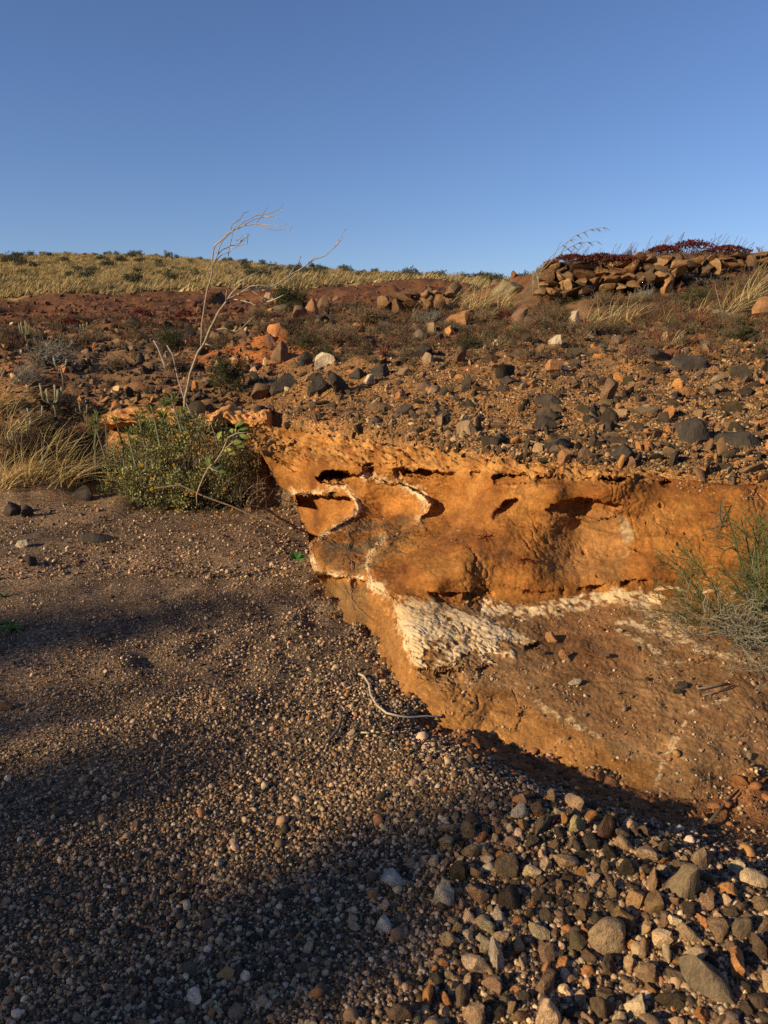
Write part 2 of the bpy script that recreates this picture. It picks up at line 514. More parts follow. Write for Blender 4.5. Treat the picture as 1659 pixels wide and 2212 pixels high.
VEINS = [  # white crust edges: polyline, half width, how far proud
 ([(628, 1062), (660, 1068), (690, 1062), (715, 1052), (745, 1054), (765, 1075), (776, 1095), (772, 1113), (745, 1128), (715, 1145), (690, 1165),
   (668, 1182), (674, 1205), (684, 1232), (700, 1240), (740, 1243), (782, 1247)], 7.0, 0.006),
 ([(780, 1028), (830, 1040), (870, 1045), (895, 1060), (922, 1078), (931, 1092), (922, 1110), (905, 1122)], 11, 0.006),
 ([(830, 1160), (812, 1178), (800, 1200), (796, 1225), (800, 1260), (812, 1275)], 10, 0.006),
 ([(800, 1262), (840, 1285), (858, 1310), (862, 1345), (880, 1380), (884, 1420)], 13, 0.006),
]
CRUST = [(848, 1282), (905, 1284), (960, 1296), (1030, 1315), (1075, 1338), (1130, 1362), (1168, 1386), (1112, 1398), (1120, 1424), (1040, 1440),
         (960, 1447), (888, 1446), (874, 1400), (855, 1330)]
STREAKS = [
 ([(1050, 1312), (1130, 1325), (1200, 1312), (1262, 1297), (1330, 1284), (1420, 1298)], 15, 1.0),
 ([(1420, 1268), (1500, 1275), (1590, 1280), (1659, 1278)], 5, 0.9),
 ([(1335, 1346), (1372, 1345), (1412, 1366), (1470, 1372)], 11, 0.85),
 ([(1355, 1372), (1390, 1392), (1422, 1412)], 6, 0.95), ([(1340, 1292), (1395, 1318), (1440, 1348), (1500, 1362)], 14, 0.7), ([(1420, 1440), (1480, 1430), (1560, 1440)], 5, 0.5), ([(1200, 1592), (1280, 1640)], 4, 0.4),
 ([(1450, 1380), (1520, 1402), (1580, 1422), (1625, 1436)], 9, 0.75),
 ([(890, 1455), (960, 1470), (1110, 1480)], 2, 0.5),
 ([(1110, 1478), (1165, 1496)], 3, 0.6), ([(1160, 1512), (1190, 1537), (1250, 1568), (1300, 1592)], 7, 0.58),
 ([(1570, 1515), (1500, 1536), (1472, 1570), (1452, 1612), (1430, 1650), (1422, 1705)], 7, 0.60),
 ([(1440, 1640), (1520, 1650), (1600, 1660)], 3, 0.45),
 ([(1345, 1120), (1360, 1165), (1350, 1200)], 13, 0.25),
 ([(1000, 1108), (985, 1135), (950, 1162)], 6, 0.3),
]
UNDER = [  # overhang lips: polyline, height of the hollow below (px), depth (m)
 ([(680, 1032), (700, 1018), (725, 1016), (750, 1022), (768, 1031)], 28, 0.34),
 ([(868, 1018), (900, 1014), (940, 1017), (962, 1024)], 18, 0.22),
 ([(760, 1000), (810, 1003), (870, 1000)], 7, 0.10),
 ([(1062, 1112), (1085, 1085), (1120, 1076)], 38, 0.09),
 ([(1178, 1100), (1215, 1082), (1255, 1078), (1300, 1086), (1345, 1092)], 40, 0.115),
 ([(1290, 1030), (1330, 1034), (1372, 1028)], 12, 0.14),
  ([(690, 1068), (720, 1064), (752, 1070)], 7, 0.06),
 ([(574, 980), (620, 1002), (690, 1015), (770, 1027), (800, 1010), (870, 1013), (965, 1023), (1010, 1019), (1060, 1027), (1120, 1023), (1180, 1030), (1290, 1032)], 22, 0.11),
 ([(1380, 1034), (1440, 1040), (1500, 1047)], 12, 0.05),
 ([(1080, 1262), (1150, 1276), (1240, 1273), (1320, 1259), (1400, 1251), (1470, 1256)], 15, 0.06),
 ([(900, 1272), (960, 1284), (1030, 1280), (1060, 1270)], 14, 0.05),
 ([(684, 1244), (740, 1250), (798, 1257)], 46, 0.06),
 ([(884, 1446), (960, 1449), (1040, 1442), (1115, 1428)], 26, 0.03),
 ([(1110, 1396), (1140, 1394), (1170, 1388)], 10, 0.05),
]

_rf = RBF([(c[0] / 100, c[1] / 100) for c in CTRL], [c[2] for c in CTRL], 'lin')
_rb = RBF([(c[0] / 100, c[1] / 100) for c in BACK], [c[2] for c in BACK], 'lin')

def blur(a, k):
    """repeated box blur along both axes"""
    for _ in range(2):
        for ax in (0, 1):
            p = np.pad(a, [(k, k) if i == ax else (0, 0) for i in (0, 1)], mode='edge')
            c = np.cumsum(p, axis=ax)
            z = np.zeros_like(np.take(c, [0], axis=ax))
            c = np.concatenate([z, c], axis=ax)
            n = a.shape[ax]
            hi = np.take(c, np.arange(2 * k + 1, 2 * k + 1 + n), axis=ax)
            lo = np.take(c, np.arange(0, n), axis=ax)
            a = (hi - lo) / (2 * k + 1)
    return a

topfn = polyfn([(a, b) for a, b, _ in TOP])
lowfn = polyfn(LOW)

_gx, _gy = np.arange(500, 2731, 3.0), np.arange(880, 1800, 3.0)
_GX, _GY = np.meshgrid(_gx, _gy)
_GD = blur(_rf(_GX / 100, _GY / 100), 3)
def front_depth(x, y):
    u = np.clip((x - _gx[0]) / 3.0, 0, len(_gx) - 1.001); v = np.clip((y - _gy[0]) / 3.0, 0, len(_gy) - 1.001)
    i, j = u.astype(int), v.astype(int)
    a, b = u - i, v - j
    return (_GD[j, i] * (1 - a) + _GD[j, i + 1] * a) * (1 - b) + (_GD[j + 1, i] * (1 - a) + _GD[j + 1, i + 1] * a) * b

RECESS = [  # one side of a line falls back: polyline, reach px, depth m, side
 (VEINS[1][0], 75, 0.17, -1), (VEINS[2][0], 55, 0.07, 1), (VEINS[3][0], 60, 0.06, 1), (VEINS[0][0][4:12], 60, 0.05, -1),
]
def side_dist(x, y, poly):
    best = np.full(np.shape(x), 1e9); sg = np.zeros(np.shape(x)); u = np.zeros(np.shape(x))
    for i, ((ax, ay), (bx, by)) in enumerate(zip(poly[:-1], poly[1:])):
        ex, ey = bx - ax, by - ay
        t = ((x - ax) * ex + (y - ay) * ey) / (ex * ex + ey * ey)
        ok = (t > -0.02) & (t < 1.02)
        tc = np.clip(t, 0, 1)
        d = np.hypot(x - ax - tc * ex, y - ay - tc * ey)
        m = d < best
        best = np.where(m, d, best)
        sg = np.where(m, np.sign(ex * (y - ay) - ey * (x - ax)), sg)
        u = np.where(m, (i + tc) / (len(poly) - 1), u)
    return best, sg, u

def rock_depth(x, y):
    """forward distance of the ledge surface, with the hollows and the proud crust edges"""
    jx = x + 3.5 * perlin(x / 16, y / 16, 1.7) + 2.6 * perlin(x / 5, y / 5, 3.1)
    jy = y + 3.5 * perlin(x / 16, y / 16, 8.2) + 2.6 * perlin(x / 5, y / 5, 6.1)
    Y = front_depth(x, y)
    inb = inside(jx, jy, BACK_POLY)
    Y = np.where(inb, _rb(x / 100, y / 100), Y)
    for pl, w, dep in UNDER:
        if dep == 0: continue
        ex = polyfn(pl)
        dy = jy - ex(jx)
        tx = np.clip((jx - pl[0][0]) / (pl[-1][0] - pl[0][0]), 0, 1)
        h = w * np.sin(np.pi * tx) ** 0.6 + 1e-6
        m = (dy > 0) & (dy < h) & (tx > 0) & (tx < 1)
        dd = dep * (1.0 if dep in (0.09, 0.115) or dep > 0.12 else np.clip(0.45 + 1.5 * perlin(jx / 24, 4.2 + w, dep * 50), 0, 1.3))
        Y = Y + np.where(m, dd * np.clip(1.15 - dy / h, 0, 1) ** 0.7 * np.sin(np.pi * tx) ** 0.5, 0)
    for pl, dist, dep, side in RECESS:
        d, sg, u = side_dist(jx, jy, pl)
        m = (sg * side > 0)
        Y = Y + np.where(m, dep * np.clip(1 - d / dist, 0, 1) ** 1.3 * np.clip(np.sin(np.pi * np.clip(u, 0, 1)), 0, 1) ** 0.6, 0)
    # crack down the lower block
    d, _ = seg_dist(jx, jy, [(1108, 1490), (1112, 1512), (1130, 1535), (1122, 1560), (1118, 1575)])
    Y = Y + 0.016 * (1 - smooth(0.2, 2.0, d))
    d, _ = seg_dist(jx, jy, [(1015, 1180), (1030, 1205), (1022, 1240), (1045, 1262), (1060, 1282)])
    Y = Y + 0.016 * (1 - smooth(0.3, 3.5, d))
    d, _ = seg_dist(jx, jy, [(1120, 1078), (1075, 1118), (1052, 1140), (1015, 1160)])
    Y = Y + 0.012 * (1 - smooth(0.5, 5, d))
    return Y, jx, jy

def crust_mask(x, y, jx, jy):
    """0..1 white crust, and how far it stands proud"""
    wh = np.zeros(np.shape(x)); pr = np.zeros(np.shape(x)); idx = np.zeros(np.shape(x), int)
    for k, (pl, w, p) in enumerate(VEINS):
        d, t = seg_dist(jx, jy, pl)
        ww = w * np.clip(0.62 + 0.75 * perlin(t * 1.3, 3.1 + k, 0) + 0.35 * perlin(t * 5.1, 1.1 + k, 0), 0.12, 1.6)
        m = 1 - smooth(ww * 0.75, ww * 1.25, d)
        m = m * np.clip(0.80 + 1.1 * fbm(x / 30, y / 30, 5.5 + k, 3), 0.05, 1)
        wh = np.maximum(wh, 0.48 * (1 - smooth(w * 0.5, w * 3.0, d)) * np.clip(0.6 + fbm(x / 22, y / 22, 3.3, 3), 0, 1))
        m = m * (0.62 + 0.38 * smooth(-0.2, 0.3, fbm(x / 45, y / 45, 1.5 + k, 2)))
        wh = np.maximum(wh, m); pr = np.maximum(pr, p * (1 - smooth(ww * 0.7, ww * 1.1, d)))
    fa = (y - 0.42 * (x - 850)) / 16 + 1.2 * fbm(x / 130, y / 70, 7.0, 3)
    sd = sdist(jx, jy, CRUST) + 13 * fbm(fa, x / 120, 2.5, 3) - 3
    holes = np.maximum(smooth(0.02, 0.36, fbm(x / 42, y / 20, 4.4, 3)) * smooth(1360, 1395, y), 0.8 * smooth(0.25, 0.5, fbm(fa * 0.6, x / 60, 9.5, 3)))
    top_ = smooth(1285, 1335, y + 26 * perlin(x / 30, y / 18, 2.7))
    m = smooth(-8, 14, sd) * (1 - 0.9 * holes) * (0.35 + 0.65 * top_)
    wh = np.maximum(wh, m); pr = np.maximum(pr, 0.013 * smooth(-3, 12, sd) * (1 - holes))
    big = wh.copy()
    for pl, w, a in STREAKS:
        d, t = seg_dist(jx + 7 * fbm(x / 34, y / 20, w, 3), jy + 7 * fbm(x / 34, y / 20, w + 5, 3), pl)
        brk = 0.5 + 1.5 * fbm(x / 22, y / 10, 2.2 + w, 3)
        m = a * (1 - smooth(w * 0.3, w * 1.7, d)) * np.clip(brk + 0.35, 0, 1)
        wh = np.maximum(wh, m)
    return np.clip(wh, 0, 1), pr, big

# ------------------------------------------------------------------ the lie of the land
BANK = [  # x, y, forward distance: points of the bank, the far field and the hill
 (700, 900, 6.8), (900, 900, 5.9), (1100, 930, 5.2), (1300, 950, 4.8), (1500, 960, 4.55), (1659, 960, 4.5), (800, 850, 7.4), (1100, 850, 6.3),
 (1500, 850, 5.8), (1659, 850, 5.7), (700, 800, 8.6), (1000, 780, 8.2), (1500, 780, 7.3), (1659, 770, 7.2), (1000, 720, 10.5), (1500, 720, 9.0), (1659, 700, 9.0),
 (700, 690, 13), (1000, 670, 13.5), (1200, 655, 12.3), (1500, 640, 11.5), (1659, 610, 11.5),
 (1200, 590, 14), (1400, 566, 13.5), (1659, 556, 13.5), (1300, 585, 18), (1500, 580, 18), (1659, 578, 18), (1400, 610, 40), (1659, 610, 40), (1100, 640, 22), (1150, 625, 40),
 (250, 890, 7.65), (400, 890, 7.65), (540, 895, 7.6), (0, 900, 8.0), (0, 1000, 7.1), (0, 1060, 6.7), (0, 1092, 6.45), (120, 1075, 6.6), (200, 1000, 7.5), (200, 1062, 6.85), (230, 950, 7.6),
 (120, 950, 7.5), (300, 850, 8.6), (100, 800, 9.5), (400, 780, 10), (100, 740, 12), (450, 740, 11.5), (580, 768, 9.8), (580, 735, 10.4), (680, 740, 10.4),
 (100, 700, 15), (400, 690, 16), (100, 680, 20), (500, 672, 19), (100, 645, 36), (0, 648, 36), (400, 636, 34), (600, 618, 36), (850, 612, 38), (700, 650, 20),
 (0, 553, 130), (300, 553, 130), (500, 566, 130), (800, 593, 125), (1050, 609, 115), (1250, 625, 105),
 (0, 598, 70), (300, 592, 70), (500, 594, 70), (800, 603, 66), (1050, 613, 62),
] + [(x, y - 3, Y) for x, y, Y in TOP if x < 1700]
_bp = np.array(BANK, float)
_bq = np.array([-tan_below(y) for y in _bp[:, 1]])
_bP = at(_bp[:, 0], _bp[:, 1], _bp[:, 2])
_bank = RBF(np.stack([_bP[:, 0] / _bP[:, 1] * 1.6, np.log(_bP[:, 1])], -1), _bq, 'tps', 1e-4)

_topP = at(*np.array(TOP).T)
def _back(p, x):
    k = 0.03 + 0.40 * float(smooth(900, 640, np.array(float(x))))
    l = math.hypot(p[0], p[1])
    return (p[0] * (1 + k / l), p[1] * (1 + k / l))
UPPER = [_back(p, t[0]) for p, t in zip(_topP[::-1], TOP[::-1])]
for x, y, Y in [(606, 914, 6.95), (600, 903, 7.5), (545, 900, 7.58), (400, 893, 7.58), (250, 890, 7.58), (215, 960, 7.5), (215, 1070, 6.8), (0, 1095, 6.42), (-300, 1100, 6.3)]:
    p = at(x, y, Y); UPPER.append((p[0], p[1]))
UPPER += [(-30, 7), (-900, 100), (-900, 900), (900, 900), (900, 2.0), (12, 3.2)]
_footP = [tuple(at(x, y, Y)[:2]) for x, y, Y in FOOT]
FOOTPRINT = [tuple(at(x, y, Y)[:2]) for x, y, Y in [(640, 1085, 6.95), (655, 1130, 6.25), (664, 1165, 5.75), (690, 1215, 4.9)]] + _footP + \
            [(p[0] * 1.02, p[1] * 1.04) for p in _topP[::-1]]
CREST = [(4.0, -30.0), (-3.0, -16.0), (-11.0, -5.2), (-12.2, -3.6), (-13.0, -2.5), (-13.6, -1.75), (-14.5, -0.7), (-26, 5)]   # far bank of the gully, outside the picture
RIDGE = [(0.30, 2.15), (0.60, 1.95), (0.86, 1.68), (1.3, 1.25), (2.0, 0.5)]
TROUGH = [tuple(at(x, y, gnd(x, y, -0.1))[:2]) for x, y in [(960, 1600), (1050, 1640), (1150, 1680), (1280, 1725), (1400, 1765), (1520, 1790), (1640, 1790)]]

def bed_z(X, Y):
    z = 0.028 * fbm(X * 1.1, Y * 1.1, 0.3, 3) + 0.012 * fbm(X * 4.2, Y * 4.2, 5.0, 2)
    # trampled hollows in the sunlit gravel
    tr = smooth(1.5, 0.5, np.hypot((X + 0.75) / 0.9, (Y - 3.9) / 0.95))
    z = z + tr * 0.035 * perlin(X * 5.5 + 9, Y * 5.5, 2.0)
    z = z + 0.02 * np.clip(Y - 4.6, 0, 3)
    d, _ = seg_dist(X, Y, RIDGE)
    z = z + 0.085 * np.exp(-(d / 0.32) ** 2)
    # gravel bank beside the trough
    d, _ = seg_dist(X, Y, [(0.0, 2.75), (0.25, 2.45), (0.42, 2.2)])
    z = z + 0.03 * np.exp(-(d / 0.25) ** 2)
    d, _ = seg_dist(X, Y, _footP)
    z = z + 0.075 * np.clip(fbm(X * 4.5, Y * 4.5, 3.9, 3), 0, 1) * np.exp(-(d / 0.13) ** 2)
    d, _ = seg_dist(X, Y, TROUGH)
    z = z - 0.07 * np.exp(-(d / 0.19) ** 2)
    d, t = seg_dist(X, Y, CREST)
    cz = np.interp(t, [0, 1, 2, 3, 4, 5, 6, 7], [3.9, 4.1, 4.25, 4.1, 4.05, 3.7, 2.6, 2.6])
    z = z + (cz + 0.12 * perlin(X * 1.3, Y * 1.3, 7.7)) * smooth(8.6, 0.4, d)
    beyond = inside(X, Y, CREST + [(-90, 40), (-90, -90), (10, -90)])
    z = np.where(beyond, np.maximum(z, cz * 0.97 + 0.1 * perlin(X, Y, 3.3)), z)
    return z

def upper_z(X, Y):
    r = np.hypot(X, Y)
    th = np.clip(X / np.maximum(Y, 1e-3), -0.64, 0.64)
    th = np.where(Y <= 0, np.sign(X) * 0.64, th)
    Ye = np.where(np.abs(X) > 0.64 * np.maximum(Y, 0), r / math.sqrt(1 + 0.64 ** 2), Y)
    Ye = np.maximum(Ye, 3.6)
    q = _bank(th * 1.6, np.log(np.minimum(Ye, 130)))
    z = EYE + np.minimum(Ye, 130) * q
    z = z - np.clip(Ye - 130, 0, 600) * 0.06
    a = np.clip((Ye - 3.9) * 0.02, 0.0, 0.10)
    z = z + a * 1.0 * fbm(X * 1.2, Y * 1.2, 2.0, 3) + np.clip((Ye - 3.9) * 0.012, 0, 0.03) * fbm(X * 5, Y * 5, 4.0, 2)
    far = smooth(16, 30, Ye)
    z = z + smooth(13, 18, Ye) * smooth(45, 36, Ye) * (0.05 * fbm(X * 0.8, Y * 0.8, 6.0, 3) - 0.5 * smooth(0.15, 0.45, np.abs(perlin(X * 0.16 + 0.3, Y * 0.12, 5.0)) * 0 + perlin(X * 0.3, Y * 0.2, 9.0)))
    z = z + far * 0.35 * fbm(X * 0.16, Y * 0.16, 1.0, 3)
    return z

def zterr(X, Y):
    X, Y = np.broadcast_arrays(np.asarray(X, float), np.asarray(Y, float))
    b, u = bed_z(X, Y), upper_z(X, Y)
    fp = sdist(X, Y, FOOTPRINT)
    b = b - 0.32 * smooth(0.03, 0.16, fp)
    sf = 0.6 * smooth(-1.9, -2.5, X) * smooth(9, 8, Y)
    w = smooth(-0.05 - sf, 0.06 + sf, sdist(X, Y, UPPER))
    return b + (u - b) * w

def hit(x, y, dz=0.0):
    """where the sight line through x, y meets the ground"""
    lo, hi = math.log(1.1), math.log(160)
    for n in (150, 60):
        Ys = np.exp(np.linspace(lo, hi, n))
        P = at(np.full_like(Ys, x), np.full_like(Ys, y), Ys)
        below = P[:, 2] <= zterr(P[:, 0], P[:, 1]) + dz
        if not below.any(): return P[-1]
        k = int(np.argmax(below))
        lo, hi = math.log(Ys[max(k - 1, 0)]), math.log(Ys[k])
    return P[k]

def depth_of(p):
    return p[1] * CP - (p[2] - EYE) * SP

BARE_SOIL = [[tuple(at(x, y, gnd(x, y, -0.04))[:2]) for x, y in q] for q in (
    [(1395, 1735), (1659, 1655), (1800, 1640), (1850, 2000), (1700, 1990), (1600, 1915), (1530, 1870), (1440, 1800)],
    [(930, 1555), (1090, 1635), (1300, 1700), (1430, 1740), (1390, 1775), (1330, 1748), (1110, 1738), (1040, 1710), (985, 1650), (955, 1600)])]
def build_ground():
    rs = [0.25]
    while rs[-1] < 900:
        r = rs[-1]
        rs.append(r + r * (0.05 if r < 1.0 else 0.0095 if r < 9.5 else 0.016 if r < 45 else 0.03))
    rs = np.array(rs)
    azs = np.concatenate([np.arange(-180, -42, 3.0), np.arange(-42, -31, 0.6), np.arange(-31, 31, 0.16), np.arange(31, 42, 0.6), np.arange(42, 180, 3.0)])
    az = np.radians(azs)
    R, A = np.meshgrid(rs, az, indexing='ij')
    X, Y = R * np.sin(A), R * np.cos(A)
    Z = zterr(X, Y)
    nr, na = X.shape
    V = np.stack([X, Y, Z], -1).reshape(-1, 3)
    i = np.arange(nr * na).reshape(nr, na)
    j = np.roll(i, -1, axis=1)
    F = np.stack([i[:-1], j[:-1], j[1:], i[1:]], -1).reshape(-1, 4)
    c = len(V)
    V = np.vstack([V, [[0, 0, float(zterr(0.0, 0.0))]]])
    x, y = V[:, 0], V[:, 1]
    up = smooth(-0.04, 0.05, sdist(x, y, UPPER))
    up = up * (1 - smooth(-1.7, -2.1, x) * smooth(7.3, 6.7, y + 0.2 * perlin(x * 2, y * 2, 1.0)))
    th = x / np.maximum(y, 0.1)
    n1, n2 = fbm(x * 0.9, y * 0.9, 3.0, 4), fbm(x * 0.3, y * 0.3, 8.0, 3)
    def C(r, g, b): return np.array([r, g, b])[None]
    def mix(a, b, t): return a * (1 - t[:, None]) + b * t[:, None]
    bed = mix(C(0.14, 0.096, 0.062), C(0.23, 0.150, 0.090), smooth(-0.3, 0.5, n1))
    dt, _ = seg_dist(x, y, TROUGH)
    bq = np.maximum(sdist(x, y, BARE_SOIL[0]), sdist(x, y, BARE_SOIL[1]))
    bed = mix(bed, C(0.25, 0.112, 0.045), np.maximum(1 - smooth(0.10, 0.26, dt + 0.08 * n1), smooth(-0.06, 0.06, bq + 0.05 * n1)))
    bank = mix(C(0.25, 0.13, 0.05), C(0.34, 0.17, 0.06), smooth(-0.3, 0.5, n1))
    bank = mix(bank, C(0.20, 0.115, 0.06), smooth(7.2, 9.5, y + n2) * 0.8)
    q = np.array([tuple(at(585, 750, 10.2)[:2])])
    bank = mix(bank, C(0.42, 0.14, 0.038), 1 - smooth(0.7, 1.4, np.hypot((x - q[0, 0]) / 1.0, (y - q[0, 1]) / 0.8)))
    bank = mix(bank, C(0.34, 0.12, 0.04), smooth(0.1, 0.5, n2) * smooth(7.5, 8.5, y) * smooth(0.15, -0.05, th) * 0.8)
    red = mix(C(0.135, 0.056, 0.024), C(0.18, 0.075, 0.030), smooth(-0.3, 0.5, n1))
    bank = mix(bank, red, smooth(14.5, 17.5, y + 1.5 * n2 + 3.0 * smooth(-0.25, 0.1, th)))
    edge = np.interp(th, [-0.6, -0.35, -0.1, 0.0, 0.1, 0.3], [37, 37, 36, 38, 40, 44])
    gold = mix(C(0.31, 0.22, 0.09), C(0.42, 0.30, 0.13), smooth(-0.4, 0.4, fbm(x * 0.06, y * 0.25, 1.0, 3)))
    gold = mix(gold, C(0.22, 0.16, 0.07), smooth(0.25, 0.6, fbm(x * 0.08, y * 0.2, 6.0, 4)) * 0.8)
    bank = mix(bank, gold, smooth(-0.6, 0.6, y - edge + 0.8 * n1))
    col = mix(bed, bank, up)
    grit = np.where(up > 0.5, 0.3 + 0.45 * smooth(14, 8, y), 1.0) * smooth(45, 30, y) * (0.35 + 0.65 * smooth(0.1, 0.3, dt))
    tri = np.stack([i[0], j[0], np.full(na, c)], -1)
    Fl = np.vstack([F, np.concatenate([tri, tri[:, 2:]], 1)])
    F4 = F
    me = mesh_np('ground', V, F4, M_SOIL, True, {'Col': col, 'grit': grit})
    o = obj('ground', me)
    tag(o, 'gravel bed of the gully, stony brown bank, red field and golden hillside', 'ground', kind='structure')
build_ground()

def build_ledge():
    xs = np.concatenate([np.arange(533, 1680, 1.9), np.arange(1680, 2700, 10.0)])
    n = 350
    t = np.linspace(0, 1, n)
    Xp = np.repeat(xs[None], n, 0)
    Yp = topfn(xs)[None] * (1 - t[:, None]) + lowfn(xs)[None] * t[:, None]
    D, jx, jy = rock_depth(Xp, Yp)
    wh, pr, big = crust_mask(Xp, Yp, jx, jy)
    D = D - pr
    P = at(Xp, Yp, D)
    # rows that run back under the bank (top) and down into the gravel or back under the nose (bottom)
    away = P[0] * [1, 1, 0]; away /= np.linalg.norm(away, axis=1)[:, None]
    topw = [P[0] + away * k + np.array([0, 0, -0.12 * k]) for k in (0.6, 0.35, 0.18, 0.06)]
    aw = P[-1] * [1, 1, 0]; aw /= np.linalg.norm(aw, axis=1)[:, None]
    back = smooth(715, 680, xs)[:, None]
    loww = [P[-1] + back * (aw * k * 1.6 + np.array([0, 0, -0.25 * k])) + (1 - back) * (np.array([0, 0, -k * 0.7]) + aw * 0.15 * k) for k in (0.05, 0.12, 0.22, 0.36, 0.5)]
    ext = lambda a: np.concatenate([np.repeat(a[:1], 4, 0), a, np.repeat(a[-1:], 5, 0)])
    P = np.concatenate([np.array(topw), P, np.array(loww)])
    Xp, Yp, wh, big, pr = ext(Xp), ext(Yp), ext(wh), ext(big), ext(pr)
    # erosion relief along the normal
    n_ = lambda a, b, c: fbm(a * 4, b * 4, c * 4, 2)
    du = np.gradient(P, axis=1); dv = np.gradient(P, axis=0)
    N = np.cross(dv, du); N /= np.linalg.norm(N, axis=2)[..., None] + 1e-9
    N *= np.where((N * (np.array([0, 0, EYE]) - P)).sum(2) < 0, -1, 1)[..., None]
    x, y, z = P[..., 0], P[..., 1], P[..., 2]
    slab = smooth(18, -6, Yp - np.interp(Xp, [533, 600, 700, 860, 950, 1050, 1150, 1290, 1400, 1659], [950, 985, 1000, 1008, 1015, 1018, 1025, 1032, 1035, 1045])) * smooth(1480, 1380, Xp)
    h = 0.012 * fbm(x * 4, y * 4, z * 5, 3) + 0.0035 * fbm(x * 17, y * 17, z * 24, 3) + 0.0018 * fbm(x * 55, y * 55, z * 70, 2)
    # rough layered overhang
    h = h + slab * (0.045 * np.abs(fbm(x * 8, y * 8, z * 30, 4)) - 0.015 + 0.011 * fbm(x * 40, y * 40, z * 80, 2))
    # furrows in the white crust run with the slope
    cr = smooth(-3, 6, sdist(Xp, Yp, CRUST)) + smooth(18, 6, seg_dist(Xp, Yp, STREAKS[0][0])[0])
    wp = fbm(Xp / 130, Yp / 70, 7.0, 3)
    a = (Yp - 0.42 * (Xp - 850)) / 7.5 + 2.2 * wp
    h = h + np.clip(cr, 0, 1) * (-0.0025 * np.clip(1 - np.abs(perlin(Xp / 34 + 2 * wp, Yp / 12, 6.6)) * 6, 0, 1) + 0.0055 * np.abs(perlin(a, Xp / 110, 0.5)) * (0.4 + np.clip(fbm(Xp / 50, Yp / 40, 8.8, 2) + 0.5, 0, 1)) + 0.002 * perlin(a * 2.3, Xp / 60, 1.5) + 0.002 * fbm(Xp / 12, Yp / 9, 1.1, 2))
    # crumbly ledges on the lower shelf, running obliquely
    sh = smooth(1290, 1330, Yp) * smooth(1050, 1200, Xp)
    b = (Yp - 0.35 * (Xp - 1300)) / 11.0 + 2.6 * fbm(Xp / 60, Yp / 40, 2.0, 3)
    patch = smooth(-0.2, 0.35, fbm(Xp / 90, Yp / 60, 8.0, 2))
    h = h + sh * (0.005 * patch * np.abs(perlin(b, Xp / 55, 3.5)) + 0.0022 * fbm(Xp / 9, Yp / 6, 3.0, 3) + 0.005 * fbm(Xp / 70, Yp / 45, 3.3, 2))
    # vertical cracks and runnels on the wall
    wl = smooth(1110, 1150, Yp) * smooth(1290, 1265, Yp) * smooth(1000, 1080, Xp)
    h = h + wl * (0.004 * fbm(Xp / 20, Yp / 34, 2.0, 3))
    # flaking: shallow creases between plates
    fl = np.abs(perlin(x * 11 + 2 * n_(x, y, z), y * 11, z * 13))
    fl2 = np.abs(perlin(x * 26, y * 26 + 2 * n_(x, y, z), z * 30))
    h = h - (0.008 * np.clip(1 - fl * 6, 0, 1) + 0.004 * np.clip(1 - fl2 * 4, 0, 1)) * smooth(-0.25, 0.2, fbm(x * 2.1, y * 2.1, z * 2.1, 2)) * (1 - 0.75 * sh)
    # round insect holes
    for hx, hy, hr in [(1330, 1108, 5), (1427, 1092, 6), (1375, 1187, 6), (1262, 1190, 6), (1395, 1130, 3), (1500, 1245, 4), (1465, 1175, 5), (1480, 1150, 4), (1440, 1150, 3), (1495, 1190, 5), (1290, 1245, 4), (1520, 1165, 3), (1455, 1190, 4)]:
        d = np.hypot(Xp - hx, Yp - hy)
        h = h - 0.02 * smooth(hr, hr * 0.5, d) + 0.004 * np.exp(-((d - hr * 1.1) / 1.5) ** 2)
    env = np.ones(len(P)); env[:2] = 0
    P = P + N * (h * env[:, None])[..., None]
    nr, nc = Xp.shape
    # colours
    def mix(a, b, t): return a * (1 - t[..., None]) + np.array(b) * t[..., None]
    n1 = fbm(x * 3.2, y * 3.2, z * 3.2, 4)
    n2 = fbm(x * 9, y * 9, z * 12, 3)
    col = np.zeros((nr, nc, 3)) + np.array([0.325, 0.132, 0.036])
    col = mix(col, [0.40, 0.18, 0.054], smooth(0.0, 0.7, n1))
    col = mix(col, [0.23, 0.085, 0.025], smooth(0.0, 0.7, -n1))
    shelf = smooth(1290, 1315, Yp + 6 * n2) * smooth(880, 960, Xp)
    col = mix(col, [0.27, 0.150, 0.076], shelf * 0.9)
    lowf = smooth(0, 12, Yp - np.interp(Xp, [690, 800, 850, 890, 1000, 1100, 1170, 1250, 1430, 1600], [1245, 1275, 1350, 1450, 1478, 1485, 1540, 1570, 1655, 1700])) * smooth(1450, 1380, Xp)
    col = mix(col, [0.31, 0.148, 0.052], lowf * 0.9)
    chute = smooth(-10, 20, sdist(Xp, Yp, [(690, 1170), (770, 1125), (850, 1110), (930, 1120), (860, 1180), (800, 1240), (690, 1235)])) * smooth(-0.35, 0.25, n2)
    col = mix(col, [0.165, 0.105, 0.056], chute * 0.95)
    lp = smooth(0, 25, sdist(Xp, Yp, [(1130, 1300), (1340, 1290), (1420, 1330), (1350, 1370), (1420, 1420), (1300, 1500), (1160, 1400)]))
    col = mix(col, [0.26, 0.125, 0.058], lp * 0.8)
    rec = smooth(-10, 25, sdist(Xp, Yp, [(1170, 1095), (1340, 1090), (1370, 1180), (1350, 1260), (1180, 1260)]))
    col = mix(col, [0.33, 0.165, 0.068], rec * 0.75)
    pat = smooth(0, 7, sdist(Xp + 6 * n2, Yp + 6 * n1, [(1330, 1120), (1345, 1112), (1375, 1150), (1372, 1170), (1345, 1180), (1338, 1150)]))
    col = mix(col, [0.42, 0.30, 0.19], pat * 0.8)
